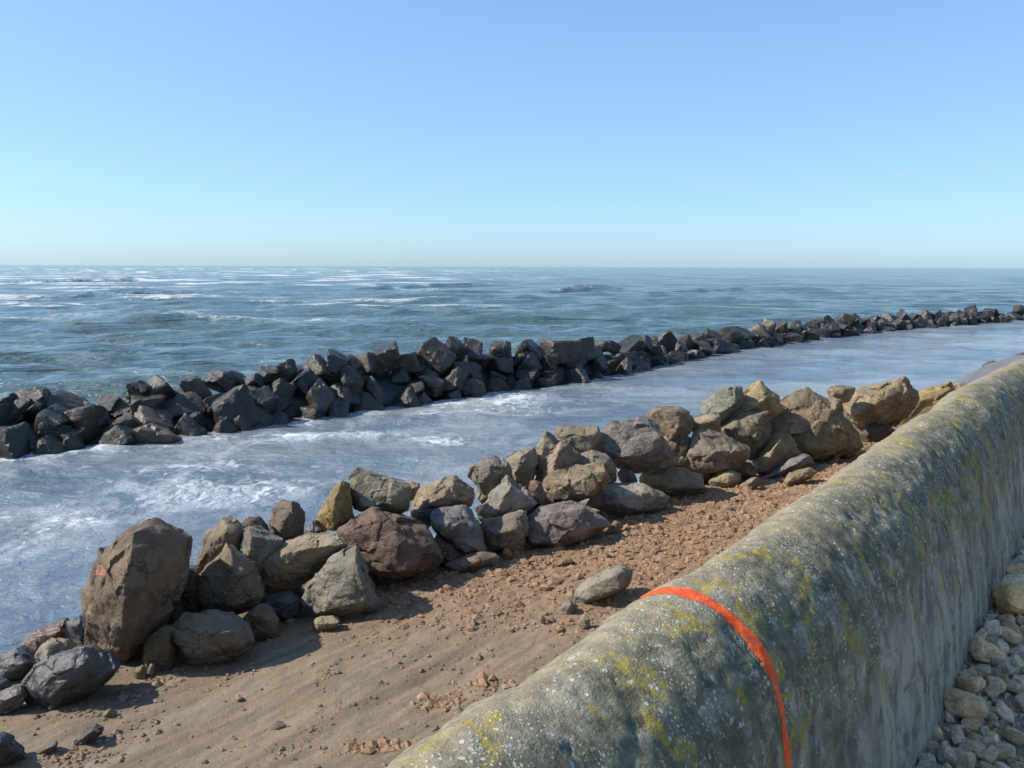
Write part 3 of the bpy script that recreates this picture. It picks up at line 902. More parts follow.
# ------------------------------------------------------------------ boulders heaped along the shore
GREY, TAN, BROWN, OLIVE = (0.27, 0.255, 0.23), (0.34, 0.275, 0.195), (0.235, 0.185, 0.135), (0.27, 0.235, 0.14)
YELLOW, RED, DARK, PINK = (0.38, 0.29, 0.15), (0.22, 0.145, 0.115), (0.085, 0.085, 0.09), (0.31, 0.245, 0.21)
PALE, BLUE, OCHRE = (0.37, 0.345, 0.31), (0.22, 0.225, 0.23), (0.35, 0.225, 0.10)
SHORE = 'boulders heaped along the shore'
_seed = [1000]
def boulder(name, label, cat, color, outline, front=None, off='g', mat=None, back=0.55, chips=7, amp=1.0, sink=0.06, group=SHORE, p=200):
    _seed[0] += 1
    rs = np.random.default_rng(_seed[0])
    P = np.array(outline, float)
    while len(P) > 8:                       # few corners: broad straight broken edges
        a_, b_ = np.roll(P, 1, 0) - P, np.roll(P, -1, 0) - P
        P = np.delete(P, np.argmin(np.abs(a_[:, 0] * b_[:, 1] - a_[:, 1] * b_[:, 0])), 0)
    bw, bh = np.ptp(P[:, 0]), np.ptp(P[:, 1])
    cx, cy = P[:, 0].mean(), P[:, 1].mean()
    if off == 'g':
        low = P[np.argmax(P[:, 1])]
        Y0 = on_ground(*low)[1]
        w = math.sqrt(bw * bh) * Y0 / FPX
        Yc = Y0 + 0.22 * w
    else:
        Yc = front_Y(cx) + off
        w = math.sqrt(bw * bh) * Yc / FPX
    pts = []
    for x, y in P:
        pts.append(at_Y(x, y, Yc + rs.uniform(-0.06, 0.06) * w))
    if front is None:
        ox, oy = rs.uniform(-0.08, 0.08, 2) * (bw, bh)
        front = [(cx + ox + 0.55 * (x - cx), cy + oy + 0.55 * (y - cy), 0.30 + rs.uniform(-0.06, 0.06)) for x, y in P[::2]]
    for x, y, push in front:
        pts.append(at_Y(x, y, Yc - 1.25 * push * w))
    for x, y in P:
        q = at_Y(cx + 0.66 * (x - cx), cy + 0.75 * (y - cy), Yc)
        pts.append(q + np.array([rs.normal() * 0.03 * w, back * w * rs.uniform(0.8, 1.1), -0.05 * w]))
    pts = np.array(pts)
    if off == 'g' and sink:
        lowz = pts[:, 2].min() + 0.25 * np.ptp(pts[:, 2])
        lo = pts[pts[:, 2] < lowz].copy()
        lo[:, 2] -= sink * w + 0.02
        cen = pts.mean(0)
        lo[:, :2] = cen[:2] + (lo[:, :2] - cen[:2]) * 0.92
        pts = np.vstack([pts, lo])
    npx = math.sqrt(bw * bh)
    level = 6 if npx > 58 else 5 if npx > 38 else 4 if npx > 14 else 3
    c, pos, f = hull_rock(pts, level, _seed[0], p=p, chips=chips, amp=amp)
    wp = pos + c
    base = np.array([c[0], c[1], wp[:, 2].min()])
    me = mesh_np(name, wp - base, f, sharp=24)
    o = add_obj(name, me, mat or MAT_ROCK, loc=base)
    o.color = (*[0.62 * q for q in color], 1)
    tag(o, label, cat, group)
    return o

# --- left end
big = boulder('boulder', 'tallest upright brown boulder, pointed, with a small red mark on its lit side', 'boulder', (0.225, 0.172, 0.125),
    [(144, 508), (158, 511), (177, 524), (187, 538), (189, 557), (188, 576), (178, 602), (156, 630), (142, 656), (127, 668), (100, 664), (78, 639), (76, 620), (82, 594), (94, 566), (106, 543), (127, 521)],
    [(133, 524, .18), (118, 555, .34), (115, 588, .40), (124, 598, .42), (121, 625, .40), (129, 644, .30), (84, 625, .16), (98, 600, .26)], off=0.40, back=0.5, chips=6)
def red_mark(o):
    dg = [v.co + o.location for v in o.data.vertices]
    bvh = BVHTree.FromPolygons(dg, [tuple(p.vertices) for p in o.data.polygons])
    org = Vector((0, 0, CAM_Z))
    ring, nr, na = [], 4, 18
    V, F = [], []
    for i in range(nr + 1):
        for k in range(na):
            a = 2 * math.pi * k / na
            r = i / nr * (1 + 0.22 * math.sin(3 * a + 1) + 0.12 * math.sin(7 * a))
            px, py = 101 + r * (4.6 * math.cos(a) - 1.6 * math.sin(a)), 571 + r * (5.2 * math.sin(a) + 2.2 * math.cos(a))
            hit, n, idx, dist = bvh.ray_cast(org, Vector(ray(px, py)).normalized())
            if hit is None: return
            V.append(hit + n * 0.002 - o.location)
    for i in range(nr):
        for k in range(na):
            F.append((i * na + k, (i + 1) * na + k, (i + 1) * na + (k + 1) % na, i * na + (k + 1) % na))
    me = mesh_np('red_mark', V, F)
    m = NT('faded_red_paint')
    v = m.coord('Object')
    m.set(Base_Color=m.mix(m.ramp(m.noise(v, 40, 4, 0.7), 0.35, 0.65), (0.30, 0.10, 0.07), (0.21, 0.12, 0.085)), Roughness=0.85, Specular_IOR_Level=0.2)
    add_obj('red_mark', me, m.m, parent=o)['label'] = 'faded red mark on the lit side of the boulder'
red_mark(big)
boulder('boulder', 'dark wet slab-sided rock lying in front of the tallest upright boulder', 'boulder', (0.095, 0.095, 0.10),
    [(20, 692), (29, 677), (47, 656), (60, 651), (84, 647), (100, 656), (119, 670), (112, 682), (95, 692), (60, 708), (41, 713), (28, 703)],
    [(36, 701, .28), (58, 678, .30), (80, 654, .16), (44, 709, .30)], 'g', MAT_WET)
boulder('boulder', 'dark bluish wet rock at the left picture edge beside the foam', 'boulder', (0.10, 0.105, 0.115),
    [(-12, 662), (0, 654), (16, 648), (31, 656), (36, 664), (26, 679), (12, 688), (-8, 684)], [(10, 664, .3), (24, 664, .3), (2, 678, .3)], 0.55, MAT_WET)
boulder('rock', 'small rock with a pale cream left face behind the dark wet slab-sided rock', 'rock', (0.42, 0.37, 0.29),
    [(33, 658), (39, 646), (49, 639), (66, 641), (76, 649), (70, 664), (45, 668), (37, 666)], [(49, 644, .32), (46, 660, .34)], 0.42)
boulder('rock', 'reddish brown low rock at the water edge left of the tallest boulder', 'rock', (0.20, 0.12, 0.085),
    [(16, 649), (21, 639), (39, 630), (64, 620), (70, 632), (66, 650), (40, 660), (22, 660)], [(40, 636, .3), (58, 634, .3), (36, 650, .3)], 0.95, MAT_WET)
boulder('rock', 'small dark rock wedged between water and the tallest boulder foot', 'rock', (0.12, 0.12, 0.125),
    [(65, 622), (76, 615), (86, 620), (92, 645), (84, 656), (70, 648)], None, 0.75, MAT_WET)
boulder('rock', 'purplish grey flat rock on the clay at the left picture edge', 'rock', (0.15, 0.135, 0.14),
    [(-14, 698), (0, 692), (21, 683), (27, 694), (20, 708), (0, 716), (-12, 718)], [(4, 700, .3), (18, 694, .3)], 'g', MAT_WET)
boulder('rock', 'sliver of blue-grey rock cut by the left picture edge above the flat purplish rock', 'rock', (0.10, 0.11, 0.13),
    [(-16, 684), (-4, 678), (5, 682), (11, 689), (2, 698), (-14, 700)], None, 0.30, MAT_WET)
boulder('rock', 'dark rock in the bottom left corner of the picture', 'rock', (0.07, 0.07, 0.075),
    [(-30, 748), (-14, 737), (0, 737), (10, 746), (23, 756), (8, 764), (-20, 772)], None, 'g', MAT_WET)
boulder('stone', 'long flat slate piece lying on the clay near the bottom left corner', 'stone', (0.17, 0.165, 0.165),
    [(72, 742), (84, 732), (94, 726), (104, 733), (88, 741), (74, 747)], [(93, 731, .3), (84, 738, .3)], 'g', sink=.02)
boulder('stone', 'thin slate shard near the bottom left corner, left of the longer slate', 'stone', (0.16, 0.155, 0.155),
    [(32, 755), (44, 747), (56, 741), (57, 747), (42, 756)], [(48, 748, .3), (54, 744, .3)], 'g', sink=.02)
boulder('stone', 'small light wedge stone lying alone on the clay below the dark wet rock', 'stone', (0.33, 0.265, 0.195),
    [(100, 718), (104, 713), (109, 708), (115, 712), (115, 717), (108, 719)], [(108, 712, .4)], 'g', sink=.02)
boulder('boulder', 'squat ochre-sided block at the right foot of the tallest boulder', 'boulder', (0.28, 0.21, 0.13),
    [(141, 648), (146, 636), (162, 626), (173, 626), (176, 640), (177, 663), (168, 669), (150, 669), (142, 664)], [(146, 644, .28), (170, 640, .28), (148, 666, .30), (168, 666, .26)], 'g')
boulder('stone', 'small rounded stone at the foot of the squat ochre-sided block', 'stone', (0.27, 0.22, 0.15),
    [(132, 672), (136, 668), (141, 666), (148, 670), (146, 677), (135, 679)], None, 'g', sink=.02, p=30)
boulder('stone', 'tiny upright pale chip leaning on the squat ochre-sided block', 'stone', PALE,
    [(149, 664), (151, 663), (154, 664), (153, 674), (149, 676)], None, 'g', sink=.02)
boulder('boulder', 'smooth rounded grey-brown boulder on the clay, right of the tallest boulder', 'boulder', (0.25, 0.215, 0.165),
    [(169, 628), (176, 612), (190, 607), (207, 612), (224, 614), (238, 618), (250, 629), (257, 641), (246, 654), (228, 661), (205, 667), (186, 666), (174, 652)],
    [(176, 634, .22), (196, 630, .34), (226, 632, .36), (240, 646, .30), (198, 655, .34), (180, 652, .22)], 'g', p=40)
boulder('boulder', 'brown boulder with a flat lit left face above the smooth rounded boulder', 'boulder', (0.285, 0.225, 0.165),
    [(188, 592), (196, 574), (210, 558), (226, 543), (236, 549), (251, 564), (259, 578), (266, 598), (250, 611), (226, 618), (204, 612), (193, 602)],
    [(230, 550, .16), (236, 570, .36), (232, 588, .40), (228, 602, .36), (205, 604, .18)], 0.42)
boulder('boulder', 'tan slab with a dark crack standing behind the flat-faced brown boulder', 'boulder', (0.31, 0.265, 0.195),
    [(197, 565), (199, 551), (206, 534), (214, 524), (224, 516), (239, 523), (245, 532), (240, 560), (220, 580), (204, 580)],
    [(212, 545, .26), (226, 530, .26), (236, 534, .3), (226, 556, .3)], 0.85, MAT_ROCK_BANDED)
boulder('rock', 'dark rounded rock poking up behind the wedge-shaped grey rock', 'rock', (0.14, 0.12, 0.105),
    [(238, 533), (242, 521), (249, 516), (258, 515), (264, 521), (269, 533), (266, 555), (244, 556)], [(246, 532, .35), (250, 522, .26), (262, 532, .28)], 0.92)
boulder('boulder', 'wedge-shaped grey rock with a sharp lit left face left of the long slab', 'boulder', (0.29, 0.27, 0.235),
    [(238, 550), (240, 533), (247, 526), (262, 530), (282, 540), (279, 556), (264, 580), (250, 584), (242, 562)], [(251, 536, .34), (249, 558, .38), (254, 574, .3)], 0.62)
boulder('boulder', 'dark upright blocky rock standing against the foam behind the long slab', 'boulder', (0.19, 0.16, 0.13),
    [(266, 526), (273, 507), (281, 499), (296, 503), (305, 514), (307, 528), (304, 542), (292, 552), (274, 550), (268, 538)], [(286, 516, .30), (280, 530, .34), (296, 512, .24), (284, 546, .3)], 0.95)
boulder('rock', 'low dark flat rock at the waterline right of the dark upright blocky rock', 'rock', (0.10, 0.10, 0.105),
    [(303, 529), (314, 520), (326, 524), (326, 540), (304, 542)], None, 1.25, MAT_WET)
boulder('boulder', 'long beige slab resting aslant, bluish top and shaded underside', 'boulder', (0.33, 0.275, 0.20),
    [(259, 560), (262, 552), (287, 541), (307, 532), (323, 529), (338, 532), (347, 538), (351, 545), (336, 560), (319, 577), (303, 588), (284, 594), (268, 589), (261, 575)],
    [(263, 563, .20), (292, 552, .28), (306, 549, .30), (340, 543, .22), (276, 580, .22)], 0.48)
boulder('boulder', 'grey triangular boulder with a broad flat face standing on the clay', 'boulder', (0.275, 0.26, 0.225),
    [(299, 604), (300, 594), (307, 582), (318, 568), (328, 557), (341, 551), (356, 543), (361, 550), (366, 575), (376, 589), (382, 606), (368, 611), (337, 618), (316, 622), (305, 615)],
    [(356, 550, .10), (361, 577, .26), (366, 598, .30), (338, 606, .30), (316, 612, .26), (309, 596, .14), (330, 566, .12)], 'g', chips=5)
boulder('boulder', 'big dark reddish boulder with rusty top behind the grey triangular boulder', 'boulder', (0.215, 0.15, 0.12),
    [(331, 528), (340, 518), (350, 511), (372, 507), (390, 513), (413, 521), (428, 526), (434, 541), (442, 557), (428, 574), (412, 583), (386, 590), (356, 592), (338, 570)],
    [(346, 534, .22), (378, 522, .20), (408, 534, .30), (424, 552, .30), (398, 574, .34), (366, 572, .34)], 0.45)
boulder('boulder', 'grey-olive boulder with a notched left side on top of the dark reddish boulder', 'boulder', (0.285, 0.265, 0.215),
    [(342, 492), (348, 487), (350, 472), (358, 468), (374, 474), (394, 482), (412, 486), (411, 498), (406, 517), (390, 520), (372, 516), (354, 510), (346, 502)],
    [(352, 476, .08), (358, 496, .22), (402, 494, .22), (398, 510, .26), (364, 506, .26)], 0.82)
boulder('rock', 'yellow-sided rock leaning behind the notched grey-olive boulder', 'rock', (0.38, 0.28, 0.13),
    [(316, 523), (321, 511), (328, 498), (335, 486), (341, 482), (349, 485), (352, 500), (354, 520), (340, 530), (322, 531)], [(331, 515, .30), (337, 496, .30), (336, 526, .3)], 0.92)
boulder('rock', 'small beige rock half hidden right of the notched grey-olive boulder', 'rock', TAN,
    [(404, 484), (412, 481), (420, 484), (420, 500), (406, 502)], None, 1.25)
# --- middle
boulder('boulder', 'tan boulder with a furrowed sunny left slope and dark right end', 'boulder', (0.35, 0.29, 0.215),
    [(410, 512), (411, 497), (417, 486), (431, 479), (455, 474), (466, 480), (473, 489), (475, 502), (462, 512), (440, 518), (420, 518)], [(453, 483, .22), (446, 498, .34), (426, 505, .30), (464, 498, .2)], 0.72, MAT_ROCK_BANDED)
boulder('boulder', 'blue-grey flat-topped block leaning above the flat reddish slab', 'boulder', (0.25, 0.25, 0.245),
    [(428, 520), (432, 508), (447, 505), (467, 504), (479, 515), (483, 524), (486, 542), (487, 556), (466, 561), (452, 546), (438, 534), (430, 528)], [(431, 521, .26), (452, 524, .34), (479, 521, .26), (482, 550, .30), (466, 554, .30)], 0.36)
boulder('boulder', 'pyramid-shaped rock with pale left face and orange lower left corner', 'boulder', (0.33, 0.305, 0.265),
    [(478, 513), (484, 501), (496, 484), (506, 477), (517, 482), (531, 493), (540, 504), (530, 518), (508, 525), (488, 524), (480, 520)], [(508, 485, .24), (503, 498, .36), (495, 512, .40)], 0.48)
boulder('boulder', 'light grey rock with a hooked dark top behind the pyramid-shaped rock', 'boulder', (0.33, 0.30, 0.245),
    [(466, 474), (472, 464), (484, 458), (494, 454), (504, 458), (511, 467), (512, 485), (500, 500), (482, 502), (473, 488)], [(490, 466, .22), (492, 480, .32), (480, 486, .26), (505, 468, .2)], 0.85)
boulder('rock', 'pale rock sloping up behind the reddish small stone and hooked-top rock', 'rock', (0.36, 0.32, 0.25),
    [(504, 458), (519, 450), (535, 446), (538, 464), (534, 484), (516, 490), (508, 478)], [(522, 456, .25), (516, 472, .3), (532, 466, .2)], 1.0)
boulder('boulder', 'tall narrow pale slab, leftmost of the leaning pair on the skyline', 'boulder', (0.37, 0.32, 0.24),
    [(530, 460), (537, 446), (545, 432), (553, 434), (561, 443), (558, 466), (548, 482), (534, 476)], [(544, 446, .28), (538, 466, .3), (556, 448, .25)], 1.0, MAT_ROCK_BANDED)
boulder('boulder', 'wedge with a flat pinkish lit left face leaning in front of the narrow pale slab', 'boulder', (0.35, 0.275, 0.22),
    [(534, 481), (537, 465), (549, 452), (561, 439), (568, 440), (582, 451), (582, 466), (570, 482), (550, 488)], [(559, 450, .26), (552, 472, .34), (548, 482, .32), (566, 446, .12)], 0.78)
boulder('boulder', 'long low boulder with a light top and dark front on the skyline', 'boulder', (0.33, 0.285, 0.215),
    [(552, 433), (558, 427), (576, 425), (600, 425), (604, 440), (596, 458), (575, 462), (560, 446)], [(562, 434, .26), (597, 431, .26), (590, 452, .3), (570, 446, .3)], 1.1)
boulder('boulder', 'big angular grey boulder with a purplish tint in the middle of the heap', 'boulder', (0.30, 0.275, 0.25),
    [(585, 453), (595, 434), (609, 422), (627, 419), (649, 418), (661, 424), (666, 434), (674, 450), (677, 463), (664, 472), (632, 474), (616, 470), (598, 462)],
    [(612, 428, .14), (648, 424, .12), (661, 437, .30), (658, 453, .36), (622, 457, .36), (600, 450, .22)], 0.72)
boulder('rock', 'tan rock with a dark right half on the skyline behind the big angular grey boulder', 'rock', (0.35, 0.27, 0.195),
    [(646, 416), (649, 408), (664, 404), (682, 407), (695, 416), (694, 432), (680, 444), (664, 444), (655, 428)], [(675, 410, .24), (678, 424, .34), (672, 438, .3), (656, 414, .14)], 1.1)
boulder('boulder', 'broad brown-grey boulder with a pale left edge right of the big angular grey one', 'boulder', (0.30, 0.255, 0.20),
    [(673, 465), (684, 439), (694, 427), (715, 431), (735, 439), (750, 447), (753, 458), (740, 470), (719, 478), (697, 480), (682, 474)],
    [(697, 436, .10), (690, 454, .20), (714, 452, .36), (740, 452, .26), (718, 470, .32), (694, 470, .26)], 0.52)
boulder('boulder', 'small upper slab with a bluish top resting on the olive-yellow layered rock', 'boulder', (0.31, 0.285, 0.24),
    [(558, 474), (568, 465), (581, 453), (594, 450), (607, 454), (618, 466), (618, 482), (590, 486), (566, 484)], [(584, 464, .3), (604, 462, .3), (576, 474, .3)], 0.75)
boulder('boulder', 'olive-yellow layered rock with a broken corner below the small upper slab', 'boulder', (0.315, 0.265, 0.185),
    [(540, 485), (551, 473), (572, 470), (580, 464), (604, 462), (611, 468), (615, 482), (604, 494), (584, 502), (566, 507), (548, 503)],
    [(554, 480, .16), (573, 484, .32), (608, 474, .22), (588, 496, .32), (556, 500, .26)], 0.45, MAT_ROCK_BANDED)
boulder('rock', 'small red-brown stone wedged left of the olive-yellow layered rock', 'rock', (0.26, 0.165, 0.12),
    [(523, 489), (531, 479), (542, 481), (548, 498), (542, 508), (530, 504), (526, 496)], None, 0.50)
boulder('boulder', 'whitish grey boulder with a dark hollow in the front row, middle of the heap', 'boulder', (0.34, 0.325, 0.30),
    [(583, 503), (600, 486), (613, 482), (636, 482), (655, 488), (669, 497), (664, 507), (646, 514), (627, 521), (611, 513), (594, 510)],
    [(613, 488, .18), (621, 501, .38), (638, 488, .12), (652, 496, .26), (640, 510, .30), (600, 504, .2)], 0.22)
boulder('boulder', 'olive flattish boulder right of the whitish grey boulder', 'boulder', (0.30, 0.265, 0.185),
    [(634, 476), (642, 469), (661, 466), (680, 468), (703, 476), (708, 488), (694, 497), (677, 500), (655, 490), (638, 484)], [(672, 477, .26), (664, 487, .34), (694, 488, .26), (646, 477, .22)], 0.38)
boulder('rock', 'small dark olive stone tucked under the right end of the olive flattish boulder', 'rock', (0.21, 0.19, 0.12),
    [(690, 493), (697, 488), (708, 487), (712, 494), (700, 500), (691, 500)], None, 0.22)
boulder('rock', 'small grey rock filling the gap left of the olive flattish boulder', 'rock', GREY,
    [(616, 473), (625, 467), (634, 470), (638, 482), (622, 486)], None, 0.68)
boulder('boulder', 'long dark-fronted boulder with purplish top resting on the red clods', 'boulder', (0.27, 0.235, 0.225),
    [(519, 532), (521, 522), (527, 514), (547, 503), (577, 501), (596, 506), (609, 515), (613, 526), (600, 535), (580, 542), (560, 549), (542, 551), (526, 546)],
    [(524, 526, .14), (550, 514, .24), (588, 507, .22), (554, 542, .34), (594, 528, .30), (532, 541, .24)], 'g')
boulder('boulder', 'beige rounded boulder touching the left end of the long dark-fronted boulder', 'boulder', (0.34, 0.28, 0.225),
    [(474, 533), (479, 523), (502, 518), (524, 510), (532, 512), (530, 540), (522, 552), (490, 555), (478, 543)], [(486, 530, .16), (496, 536, .34), (514, 530, .30), (498, 550, .28)], 0.24, p=40)
boulder('stone', 'flat slab with a reddish broken end lying at the edge of the clay', 'stone', (0.29, 0.22, 0.175),
    [(443, 565), (450, 561), (466, 556), (482, 552), (500, 554), (504, 559), (476, 569), (458, 574), (446, 573)], [(450, 567, .3), (476, 562, .3), (458, 571, .3)], 'g', sink=.03)
boulder('stone', 'small ochre wedge stone under the beige rounded boulder', 'stone', (0.38, 0.24, 0.12),
    [(502, 551), (507, 547), (511, 551), (515, 557), (508, 562), (503, 561)], [(507, 554, .4)], 'g', sink=.02)
boulder('stone', 'small grey and orange stone alone on the red clods', 'stone', (0.28, 0.19, 0.12),
    [(553, 567), (560, 559), (571, 558), (577, 562), (565, 568)], [(562, 563, .35)], 'g', sink=.02)
boulder('stone', 'small tan stone on the clods at the right end of the long dark-fronted boulder', 'stone', (0.34, 0.245, 0.175),
    [(603, 536), (608, 528), (616, 521), (624, 525), (620, 533), (610, 538)], None, 'g', sink=.02)
boulder('stone', 'small yellowish pointed stone below the whitish grey boulder', 'stone', (0.36, 0.29, 0.17),
    [(660, 512), (663, 507), (668, 502), (673, 509), (670, 513)], None, 'g', sink=.02)
# --- right end
boulder('rock', 'small two-toned stone on the clods below the broad brown-grey boulder', 'rock', (0.36, 0.30, 0.20),
    [(708, 482), (718, 473), (729, 469), (742, 473), (745, 479), (732, 488), (719, 490), (711, 488)], [(727, 474, .30), (729, 483, .38), (716, 482, .22)], 'g', sink=.03)
boulder('stone', 'flat tan stone on the clods right of the small two-toned stone', 'stone', TAN,
    [(739, 487), (749, 481), (757, 477), (763, 482), (752, 491), (743, 491)], None, 'g', sink=.02)
boulder('boulder', 'brown wedge with a narrow sunny left face leaning on the big dark-faced block', 'boulder', (0.33, 0.265, 0.165),
    [(748, 465), (762, 449), (776, 435), (787, 431), (798, 446), (803, 456), (790, 466), (771, 475), (759, 477)], [(777, 444, .26), (766, 462, .40), (762, 472, .34)], 0.34)
boulder('boulder', 'big dark-faced olive block with sharp edges near the wall', 'boulder', (0.30, 0.25, 0.16),
    [(788, 433), (799, 425), (818, 413), (837, 407), (850, 417), (860, 431), (863, 446), (850, 456), (828, 464), (811, 464), (799, 456), (794, 444)],
    [(792, 436, .14), (813, 426, .30), (836, 412, .16), (813, 456, .34), (848, 436, .26), (846, 450, .26)], 0.28)
boulder('boulder', 'large flat-faced brown boulder behind the dark-faced olive block', 'boulder', (0.31, 0.25, 0.175),
    [(757, 434), (767, 414), (785, 397), (806, 386), (827, 391), (838, 401), (842, 424), (820, 440), (790, 446), (768, 444)],
    [(774, 418, .14), (806, 396, .12), (830, 408, .24), (822, 430, .30), (776, 436, .28)], 0.82)
boulder('boulder', 'long boulder with light upper face and dark underside on the skyline near the wall', 'boulder', (0.335, 0.27, 0.18),
    [(836, 402), (840, 394), (859, 388), (881, 383), (896, 378), (908, 377), (925, 389), (916, 408), (900, 426), (880, 434), (860, 434), (850, 420), (842, 411)],
    [(852, 414, .30), (868, 407, .32), (884, 396, .30), (900, 387, .20), (866, 428, .22)], 0.62)
boulder('rock', 'low tan rock peeping up left of the long skyline boulder near the wall', 'rock', TAN,
    [(826, 391), (832, 385), (845, 385), (858, 387), (852, 402), (834, 404)], None, 1.15)
boulder('boulder', 'yellow-brown boulder partly hidden behind the sea wall, rightmost of the heap', 'boulder', (0.40, 0.29, 0.145),
    [(886, 418), (891, 405), (908, 396), (935, 390), (947, 382), (955, 382), (962, 394), (958, 414), (935, 432), (910, 440), (894, 432)],
    [(900, 404, .24), (938, 396, .22), (900, 424, .30), (936, 418, .3)], 0.40)
boulder('rock', 'small pale rock just showing over the wall right of the yellow-brown boulder', 'rock', (0.38, 0.30, 0.21),
    [(953, 386), (961, 382), (970, 384), (978, 394), (966, 406), (955, 400)], None, 0.75)
boulder('boulder', 'greenish grey finely layered slab leaning on the skyline', 'boulder', (0.29, 0.295, 0.255),
    [(700, 414), (704, 403), (716, 392), (727, 384), (741, 383), (747, 389), (740, 408), (722, 428), (706, 426)], [(710, 408, .18), (730, 388, .24), (736, 400, .32), (718, 416, .30)], 1.12, MAT_ROCK_BANDED)
boulder('boulder', 'yellow-tan pointed boulder with a dark tip, highest on the skyline', 'boulder', (0.40, 0.32, 0.19),
    [(720, 416), (735, 400), (747, 389), (760, 380), (770, 388), (781, 396), (782, 410), (768, 424), (742, 428), (722, 428)], [(748, 396, .18), (766, 398, .32), (744, 412, .32), (728, 416, .24)], 1.0)
boulder('boulder', 'grey-olive rock with a wet bluish patch under the yellow-tan pointed boulder', 'boulder', (0.27, 0.24, 0.175),
    [(712, 432), (730, 422), (747, 412), (769, 410), (772, 426), (768, 446), (752, 460), (734, 452), (718, 442)], [(730, 428, .24), (758, 418, .26), (756, 440, .30), (738, 442, .30)], 0.72)
boulder('rock', 'tan broken wedge between the layered slab and the broad brown-grey boulder', 'rock', (0.39, 0.315, 0.20),
    [(690, 421), (706, 414), (720, 414), (722, 432), (704, 438), (692, 432)], None, 0.90)
boulder('stone', 'flat bluish grey slab at the foot of the brown wedge', 'stone', (0.29, 0.28, 0.275),
    [(760, 479), (773, 470), (791, 459), (810, 453), (813, 463), (794, 472), (780, 480), (765, 482)], [(776, 474, .3), (796, 464, .3)], 0.08)
boulder('stone', 'small pale angular stone on top of the flat bluish grey slab', 'stone', PALE,
    [(790, 472), (795, 464), (802, 457), (811, 463), (811, 471), (797, 475)], None, 0.0)
boulder('stone', 'oblong tan stone on the clods beside the wall', 'stone', (0.33, 0.265, 0.175),
    [(783, 482), (791, 475), (812, 468), (819, 471), (815, 477), (799, 483), (786, 487)], None, 'g', sink=.02)
boulder('stone', 'little grey stone right of the oblong tan stone', 'stone', GREY,
    [(815, 470), (823, 463), (830, 468), (826, 473), (818, 475)], None, -0.1, sink=.02)
boulder('stone', 'little brown stone under the dark-faced olive block', 'stone', BROWN,
    [(825, 463), (837, 456), (842, 461), (838, 468), (829, 470)], None, -0.05, sink=.02)
boulder('stone', 'little yellowish stone right of the little brown stone, by the wall', 'stone', YELLOW,
    [(841, 457), (848, 452), (855, 449), (857, 455), (846, 460)], None, -0.02, sink=.02)
# --- gaps and clay
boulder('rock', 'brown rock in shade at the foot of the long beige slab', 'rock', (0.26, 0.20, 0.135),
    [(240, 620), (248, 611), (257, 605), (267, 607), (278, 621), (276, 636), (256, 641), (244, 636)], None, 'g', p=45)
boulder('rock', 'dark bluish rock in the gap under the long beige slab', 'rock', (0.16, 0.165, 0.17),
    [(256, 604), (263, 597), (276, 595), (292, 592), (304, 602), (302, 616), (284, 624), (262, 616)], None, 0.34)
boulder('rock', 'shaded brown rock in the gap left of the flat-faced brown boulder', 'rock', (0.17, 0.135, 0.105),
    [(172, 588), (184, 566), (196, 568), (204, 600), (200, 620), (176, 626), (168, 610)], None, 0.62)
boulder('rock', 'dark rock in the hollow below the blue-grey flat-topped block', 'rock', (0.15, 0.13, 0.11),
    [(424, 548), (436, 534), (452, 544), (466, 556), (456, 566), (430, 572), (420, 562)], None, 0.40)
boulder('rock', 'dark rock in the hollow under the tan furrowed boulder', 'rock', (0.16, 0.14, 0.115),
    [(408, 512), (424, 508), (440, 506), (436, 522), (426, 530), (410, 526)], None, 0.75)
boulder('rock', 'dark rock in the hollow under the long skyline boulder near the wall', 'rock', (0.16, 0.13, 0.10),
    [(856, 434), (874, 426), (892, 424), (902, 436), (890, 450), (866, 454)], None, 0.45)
boulder('stone', 'small beige block stone at the foot of the grey triangular boulder', 'stone', (0.36, 0.30, 0.21),
    [(312, 623), (315, 618), (334, 616), (342, 621), (338, 628), (316, 633)], [(316, 624, .3), (338, 622, .3), (318, 630, .3)], 'g', sink=.03)
boulder('stone', 'ochre pebble on the clay right of the grey triangular boulder', 'stone', (0.42, 0.28, 0.12),
    [(388, 602), (391, 597), (399, 603), (396, 606), (390, 607)], None, 'g', sink=.02)
boulder('stone', 'oblong grey block lying alone on the clods beside the orange stripe', 'stone', (0.31, 0.285, 0.235),
    [(572, 599), (575, 592), (587, 584), (611, 572), (624, 566), (634, 570), (632, 583), (619, 594), (592, 601), (577, 607)],
    [(577, 596, .14), (590, 588, .26), (619, 575, .34), (619, 589, .36), (591, 598, .30)], 'g', sink=.03, chips=0, amp=0.55, p=300)
boulder('stone', 'small grey stone at the left end of the oblong grey block', 'stone', (0.29, 0.265, 0.225),
    [(560, 608), (563, 604), (569, 600), (578, 605), (576, 613), (564, 616)], [(570, 606, .35)], 'g', sink=.02)
boulder('stone', 'small pale cube-like stone on the clay close to the wall edge', 'stone', (0.36, 0.31, 0.235),
    [(578, 624), (583, 616), (590, 618), (590, 628), (579, 629)], [(583, 619, .3), (586, 626, .35)], 'g', sink=.02)
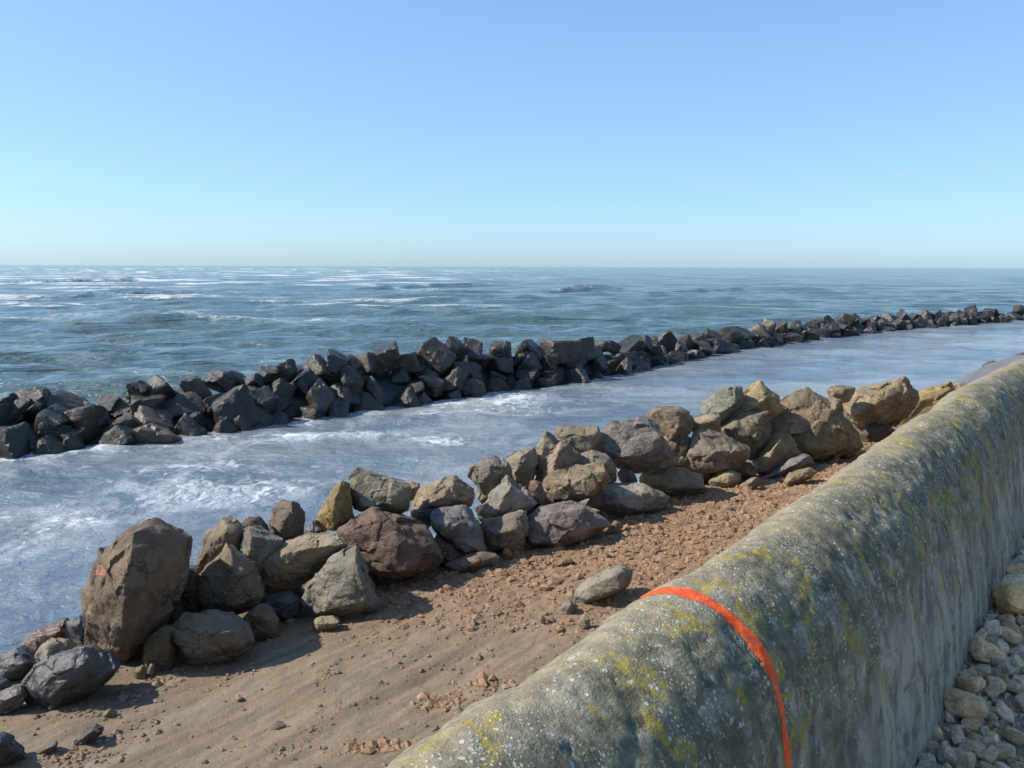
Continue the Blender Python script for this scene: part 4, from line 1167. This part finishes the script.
boulder('stone', 'tiny tan pointed stone on the clay left of the small grey stone', 'stone', TAN,
    [(539, 621), (541, 613), (547, 620), (543, 625)], None, 'g', sink=.02)
boulder('rock', 'far dark rock at the water edge just above the wall top', 'rock', (0.15, 0.13, 0.105),
    [(982, 366), (988, 362), (994, 360), (1000, 364), (996, 369), (984, 370)], None, 19.5 - 8.0, MAT_WET, group='rocks far along the shore')
boulder('rock', 'far dark rock at the right picture edge just above the wall top', 'rock', (0.14, 0.12, 0.10),
    [(1006, 361), (1014, 356), (1024, 352), (1034, 354), (1036, 366), (1012, 368)], None, 19.5 - 6.0, MAT_WET, group='rocks far along the shore')

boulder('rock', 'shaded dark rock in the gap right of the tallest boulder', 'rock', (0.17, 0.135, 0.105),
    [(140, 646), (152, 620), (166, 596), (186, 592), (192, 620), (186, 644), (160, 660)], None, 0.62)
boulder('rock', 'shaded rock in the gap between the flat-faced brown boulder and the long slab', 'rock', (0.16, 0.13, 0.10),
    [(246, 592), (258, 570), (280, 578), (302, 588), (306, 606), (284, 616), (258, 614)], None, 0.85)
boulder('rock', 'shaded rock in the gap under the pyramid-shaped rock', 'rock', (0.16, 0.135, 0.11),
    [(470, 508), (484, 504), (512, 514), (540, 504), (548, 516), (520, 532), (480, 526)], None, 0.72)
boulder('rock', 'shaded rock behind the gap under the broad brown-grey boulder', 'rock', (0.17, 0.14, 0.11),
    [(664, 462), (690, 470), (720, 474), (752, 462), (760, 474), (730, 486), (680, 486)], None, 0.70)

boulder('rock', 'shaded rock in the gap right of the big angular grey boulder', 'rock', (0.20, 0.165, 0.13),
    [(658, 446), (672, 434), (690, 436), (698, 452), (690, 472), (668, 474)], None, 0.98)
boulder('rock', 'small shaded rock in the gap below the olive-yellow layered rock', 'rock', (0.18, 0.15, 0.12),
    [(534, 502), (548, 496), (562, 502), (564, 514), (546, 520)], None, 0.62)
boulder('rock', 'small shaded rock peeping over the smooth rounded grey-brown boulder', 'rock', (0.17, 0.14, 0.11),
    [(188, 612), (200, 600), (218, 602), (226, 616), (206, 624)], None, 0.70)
